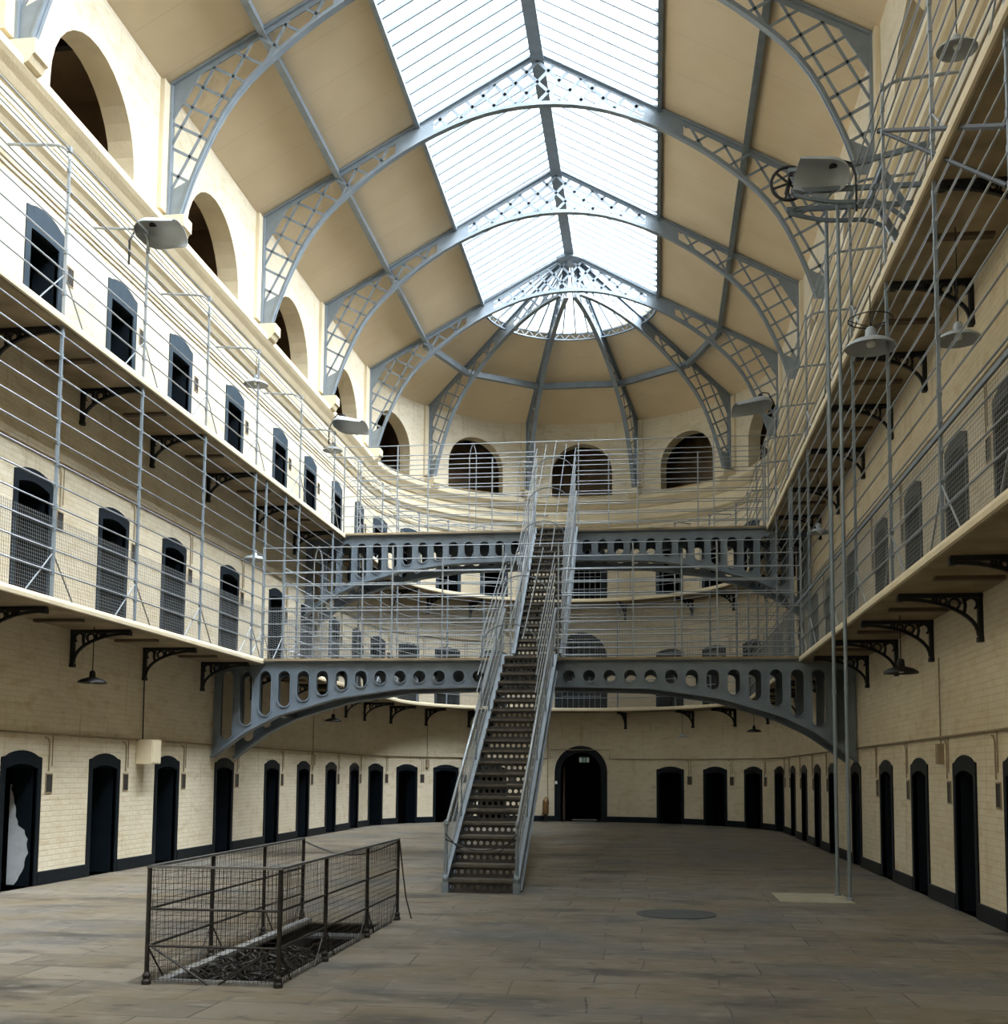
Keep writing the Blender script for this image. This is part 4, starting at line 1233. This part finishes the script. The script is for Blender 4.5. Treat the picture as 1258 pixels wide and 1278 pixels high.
def floodlight(loc, yaw, tilt, label, L=.84, W=.30, roll=0, stem=.4):
    t = thing('floodlight', label, 'lamp', loc)
    R = Matrix.Rotation(yaw, 3, 'Z') @ Matrix.Rotation(tilt, 3, 'Y') @ Matrix.Rotation(roll, 3, 'X')
    def shell(off, g):
        rings = []; nu, nth = 14, 16
        for i in range(nu + 1):
            u = L * i / nu; a = .33
            k = math.sqrt(max(.0, 1 - ((a - u) / a) ** 2)) if u < a else 1 - .12 * (u - a) / (L - a)
            r = max(.004, (W - off) * k); hgt = max(.004, (.26 - off) * k * (1 - .35 * max(0, u - .2) / L))
            rings.append([Vector((u - .12 + (off if i == 0 else 0), r * math.cos(PI * j / nth), hgt * math.sin(PI * j / nth))) for j in range(nth + 1)])
        return rings
    g = MB()
    A = shell(0, g); B = shell(.012, g); n = len(A[0])
    for S in (A, B):
        V = [Vector(loc) + R @ p for ring in S for p in ring]; F = []
        for i in range(len(S) - 1):
            for j in range(n - 1): F.append((i * n + j, i * n + j + 1, (i + 1) * n + j + 1, (i + 1) * n + j))
        g.add(V, F)
    # rim
    V = [Vector(loc) + R @ p for p in A[-1] + B[-1]]
    g.add(V, [(j, j + 1, n + j + 1, n + j) for j in range(n - 1)])
    for e_ in (0, n - 1):
        V = [Vector(loc) + R @ S[i][e_] for S in (A, B) for i in range(len(A))]; m_ = len(A)
        g.add(V, [(i, i + 1, m_ + i + 1, m_ + i) for i in range(m_ - 1)])
    g.build('reflector', GREYM, t, smooth=True, recalc=False)
    g = MB()
    g.tube([Vector(loc) + R @ Vector(p) for p in ((.12, 0, .24), (.12, 0, .34), (-.0, 0, .40), (-.14, .0, .36), (-.2, 0, .1), (-.2, 0, -.12))], .018, 6)
    g.lathe([(0, 0), (.06, 0), (.06, .1), (.035, .14), (0, .14)], Vector(loc) + R @ Vector((.12, 0, .22)), 12)
    g.build('yoke', BLACK, t)
    q = Vector(loc) + R @ Vector((-.2, 0, -.10)); g = MB(); g.tube([q, (q.x, q.y, q.z - stem)], .018, 6); g.build('stem', BLACK, t)
floodlight((-8.28, 17.2, 10.46), math.radians(-12), math.radians(6), 'big grey shovel-shaped floodlight on the near upper left railing', roll=math.radians(-24))
floodlight((-8.2, 28.6, 10.75), math.radians(-15), math.radians(10), 'grey shovel-shaped floodlight on the far upper left railing', roll=math.radians(-20), L=.95, W=.33)
floodlight((2.90, 29.3, 11.15), math.radians(195), math.radians(12), 'grey shovel-shaped floodlight on the far upper right railing', roll=math.radians(15), stem=.75, L=1.0, W=.34)
floodlight((2.72, 16.4, 10.34), math.radians(186), math.radians(-6), 'big grey shovel-shaped floodlight beside the pulley wheel', roll=math.radians(24), L=.76)

# ------------------------------------------------------------------ conduits and wires along the walls
def conduit(label, a, b, z, d=.03, r=.018, m_=PIPE, name='wall_conduit', wob=0):
    g = MB(); ss = srange(a, b, .4)
    if len(ss) < 12:
        ss = [a + (b - a) * i / 40 for i in range(41)]
    g.tube([pt(s, d, z + (random.uniform(-wob, wob) if wob else 0)) for s in ss], r, 6)
    tag(g.build(name, m_, base=pt((a + b) / 2, 0, z)), label, 'conduit')
for nm, a, b in (('left wall', 8, S1), ('curved end wall', S1, sa(79)), ('right wall', S2, sr(8))):
    conduit('thin conduit above the ground floor doors of the ' + nm, a, b, 2.29)
    conduit('thin conduit above the lower gallery doors of the ' + nm, a, b, Z1 + 2.45)
    conduit('sagging cable above the upper gallery doors of the ' + nm, a, b, Z2 + 2.42, .05, .02, PIPE, 'wall_cable', .012)
    conduit('upper sagging cable beneath the cornice of the ' + nm, a, b, Z2 + 2.62, .07, .012, WIRE, 'wall_cable', .02)
    conduit('cable resting on the cornice of the ' + nm, a, b, 12.02, .22, .018, WIRE, 'wall_cable', .0)
    conduit('second cable along the frieze of the ' + nm, a, b, 11.36, .12, .014, WIRE, 'wall_cable', .015)
conduit('thin conduit right of the tall archway on the curved end wall', sa(101), S2, 2.29)
g = MB()
g.tube([pt(sa(80), .03, 2.29), pt(sa(80), .03, 2.62), pt(sa(99), .03, 2.62), pt(sa(99), .03, 2.29), pt(sa(101), .03, 2.29)], .014, 5)
g.tube([pt(sa(79.2), .03, .3), pt(sa(79.2), .03, U1)], .016, 5)
tag(g.build('wall_conduit', PIPE, base=pt(sa(90), 0, 2.5)), 'bent conduit looping over the tall archway', 'conduit')
# cream distribution box left
g = MB(); g.box(XL + .005, XL + .30, 19.72, 20.10, 1.86, 2.30); g.box(XL + .30, XL + .315, 19.74, 20.08, 1.88, 2.28)
tag(g.build('junction_box', CREAM, base=(XL, 19.9, 1.86)), 'cream rectangular box fixed to the left wall above a hatch', 'box')
g = MB(); g.tube([(XL + .03, 19.92, 2.30), (XL + .03, 19.90, 3.40)], .012, 5)
tag(g.build('wall_cable', BLACK, base=(XL, 19.9, 2.3)), 'dark cable rising from the cream box to the bracket', 'cable')
for (s, label) in ((30.5, 'small dark switch box with riser on the far left wall'), (sa(37), 'small dark switch box on the curved end wall, left part'), (sr(16.6), 'small tan switch box with riser near right wall lamp')):
    t = thing('switch_box', label, 'box', pt(s, 0, 1.95))
    g = MB(); V = [pt(s + x, d, z) for z in (1.92, 2.2) for x, d in ((-.06, .002), (.06, .002), (.06, .09), (-.06, .09))]
    g.add(V, [(0, 1, 2, 3), (0, 1, 5, 4), (1, 2, 6, 5), (2, 3, 7, 6), (3, 0, 4, 7), (4, 5, 6, 7)]); g.build('case', PIPE, t)
    g = MB(); g.tube([pt(s, .03, 2.2), pt(s, .03, 3.4)], .012, 5); g.build('riser_pipe', PIPE, t)

# ------------------------------------------------------------------ items by the archway
et = thing('fire_extinguisher', 'tarnished brass fire extinguisher on a stand beside the tall archway', 'extinguisher', pt(sa(78.3), .3, 0))
p = pt(sa(78.3), .3, 0)
g = MB(); g.lathe([(0, .26), (.10, .26), (.115, .30), (.115, .72), (.09, .80), (.03, .84), (.03, .90), (0, .90)], p, 16); g.build('cylinder', BRASS, et, smooth=True)
g = MB(); g.box(p[0] - .13, p[0] + .13, p[1] - .12, p[1] + .12, 0, .04); g.bar((p[0], p[1] + .03, .04), (p[0], p[1] + .03, .30), .04, .10); g.build('stand', BLACK, et)
g = MB(); g.tube([(p[0], p[1], .88), (p[0] + .09, p[1] - .02, .86), (p[0] + .12, p[1] - .03, .62)], .012, 6); g.build('hose', BLACK, et)
sg = thing('exit_sign', 'small hanging exit sign with running figure in the tall archway', 'sign', pt(sa(90.8), -.05, 2.15))
p = pt(sa(90.8), -.05, 2.15)
g = MB(); g.box(p[0] - .19, p[0] + .19, p[1] - .012, p[1] + .012, 2.15, 2.36); g.build('panel', SIGN, sg)
g = MB(); y_ = p[1] - .02
def fig(q0, q1, w=.02): g.bar((p[0] + q0[0], y_, 2.15 + q0[1]), (p[0] + q1[0], y_, 2.15 + q1[1]), .006, w, up=(0, 0, 1))
g.box(p[0] - .17, p[0] - .09, y_ - .003, y_ + .003, 2.18, 2.33); g.box(p[0] + .09, p[0] + .17, y_ - .003, y_ + .003, 2.18, 2.33)
g.lathe([(0, -.004), (.016, -.004), (.016, .004), (0, .004)], (p[0] + .01, y_, 2.315), 10, axis=Matrix.Rotation(PI / 2, 3, 'X'))
fig((.0, .145), (-.01, .09), .03); fig((-.01, .09), (.035, .065)); fig((.035, .065), (.03, .03)); fig((-.01, .09), (-.045, .04)); fig((0, .135), (.04, .11)); fig((0, .135), (-.04, .115))
g.build('pictogram', WHITE, sg)
g = MB(); g.tube([(p[0] - .15, p[1], 2.36), (p[0] - .15, p[1], 2.50)], .006, 4); g.tube([(p[0] + .15, p[1], 2.36), (p[0] + .15, p[1], 2.50)], .006, 4); g.build('hanger', BLACK, sg)
g = MB(); q = pt(sa(81.9), .03, 1.4); g.box(q[0] - .04, q[0] + .04, q[1] - .04, q[1] + .01, 1.36, 1.47)
tag(g.build('wall_switch', WHITE, base=q), 'tiny white switch on the left edge of the tall archway', 'switch')

GR = {'roof_truss': 'latticed roof trusses', 'roof_rib': 'ribs of the apse roof', 'roof_purlin': 'roof purlins', 'stone_corbel': 'corbels under the trusses',
      'gallery_walkway': 'gallery walkways', 'wood_batten': 'battens under the walkways', 'gallery_railing': 'gallery railings', 'footbridge': 'arched footbridges',
      'bridge_railing': 'railings of the footbridges', 'iron_stair': 'iron stair flights', 'tall_pole': 'tall poles at the hoist', 'pendant_lamp': 'enamel pendant lamps',
      'lamp_bracket': 'curved pipe lamp brackets', 'floodlight': 'shovel-shaped floodlights', 'wall_conduit': 'wall conduits', 'wall_cable': 'wall cables', 'switch_box': 'switch boxes'}
for o in COL.objects:
    if '_base' in o: del o['_base']
    k = o.name.split('.')[0]
    if o.parent is None and k in GR and 'group' not in o: o['group'] = GR[k]
    if o.parent is None and o.name.startswith('door_') and 'group' not in o: o['group'] = 'cell doorways' if o['category'] == 'doorway' else 'axis archways'
    if o.parent is None and o.name.startswith('window_'): o['group'] = 'arched openings above the cornice'
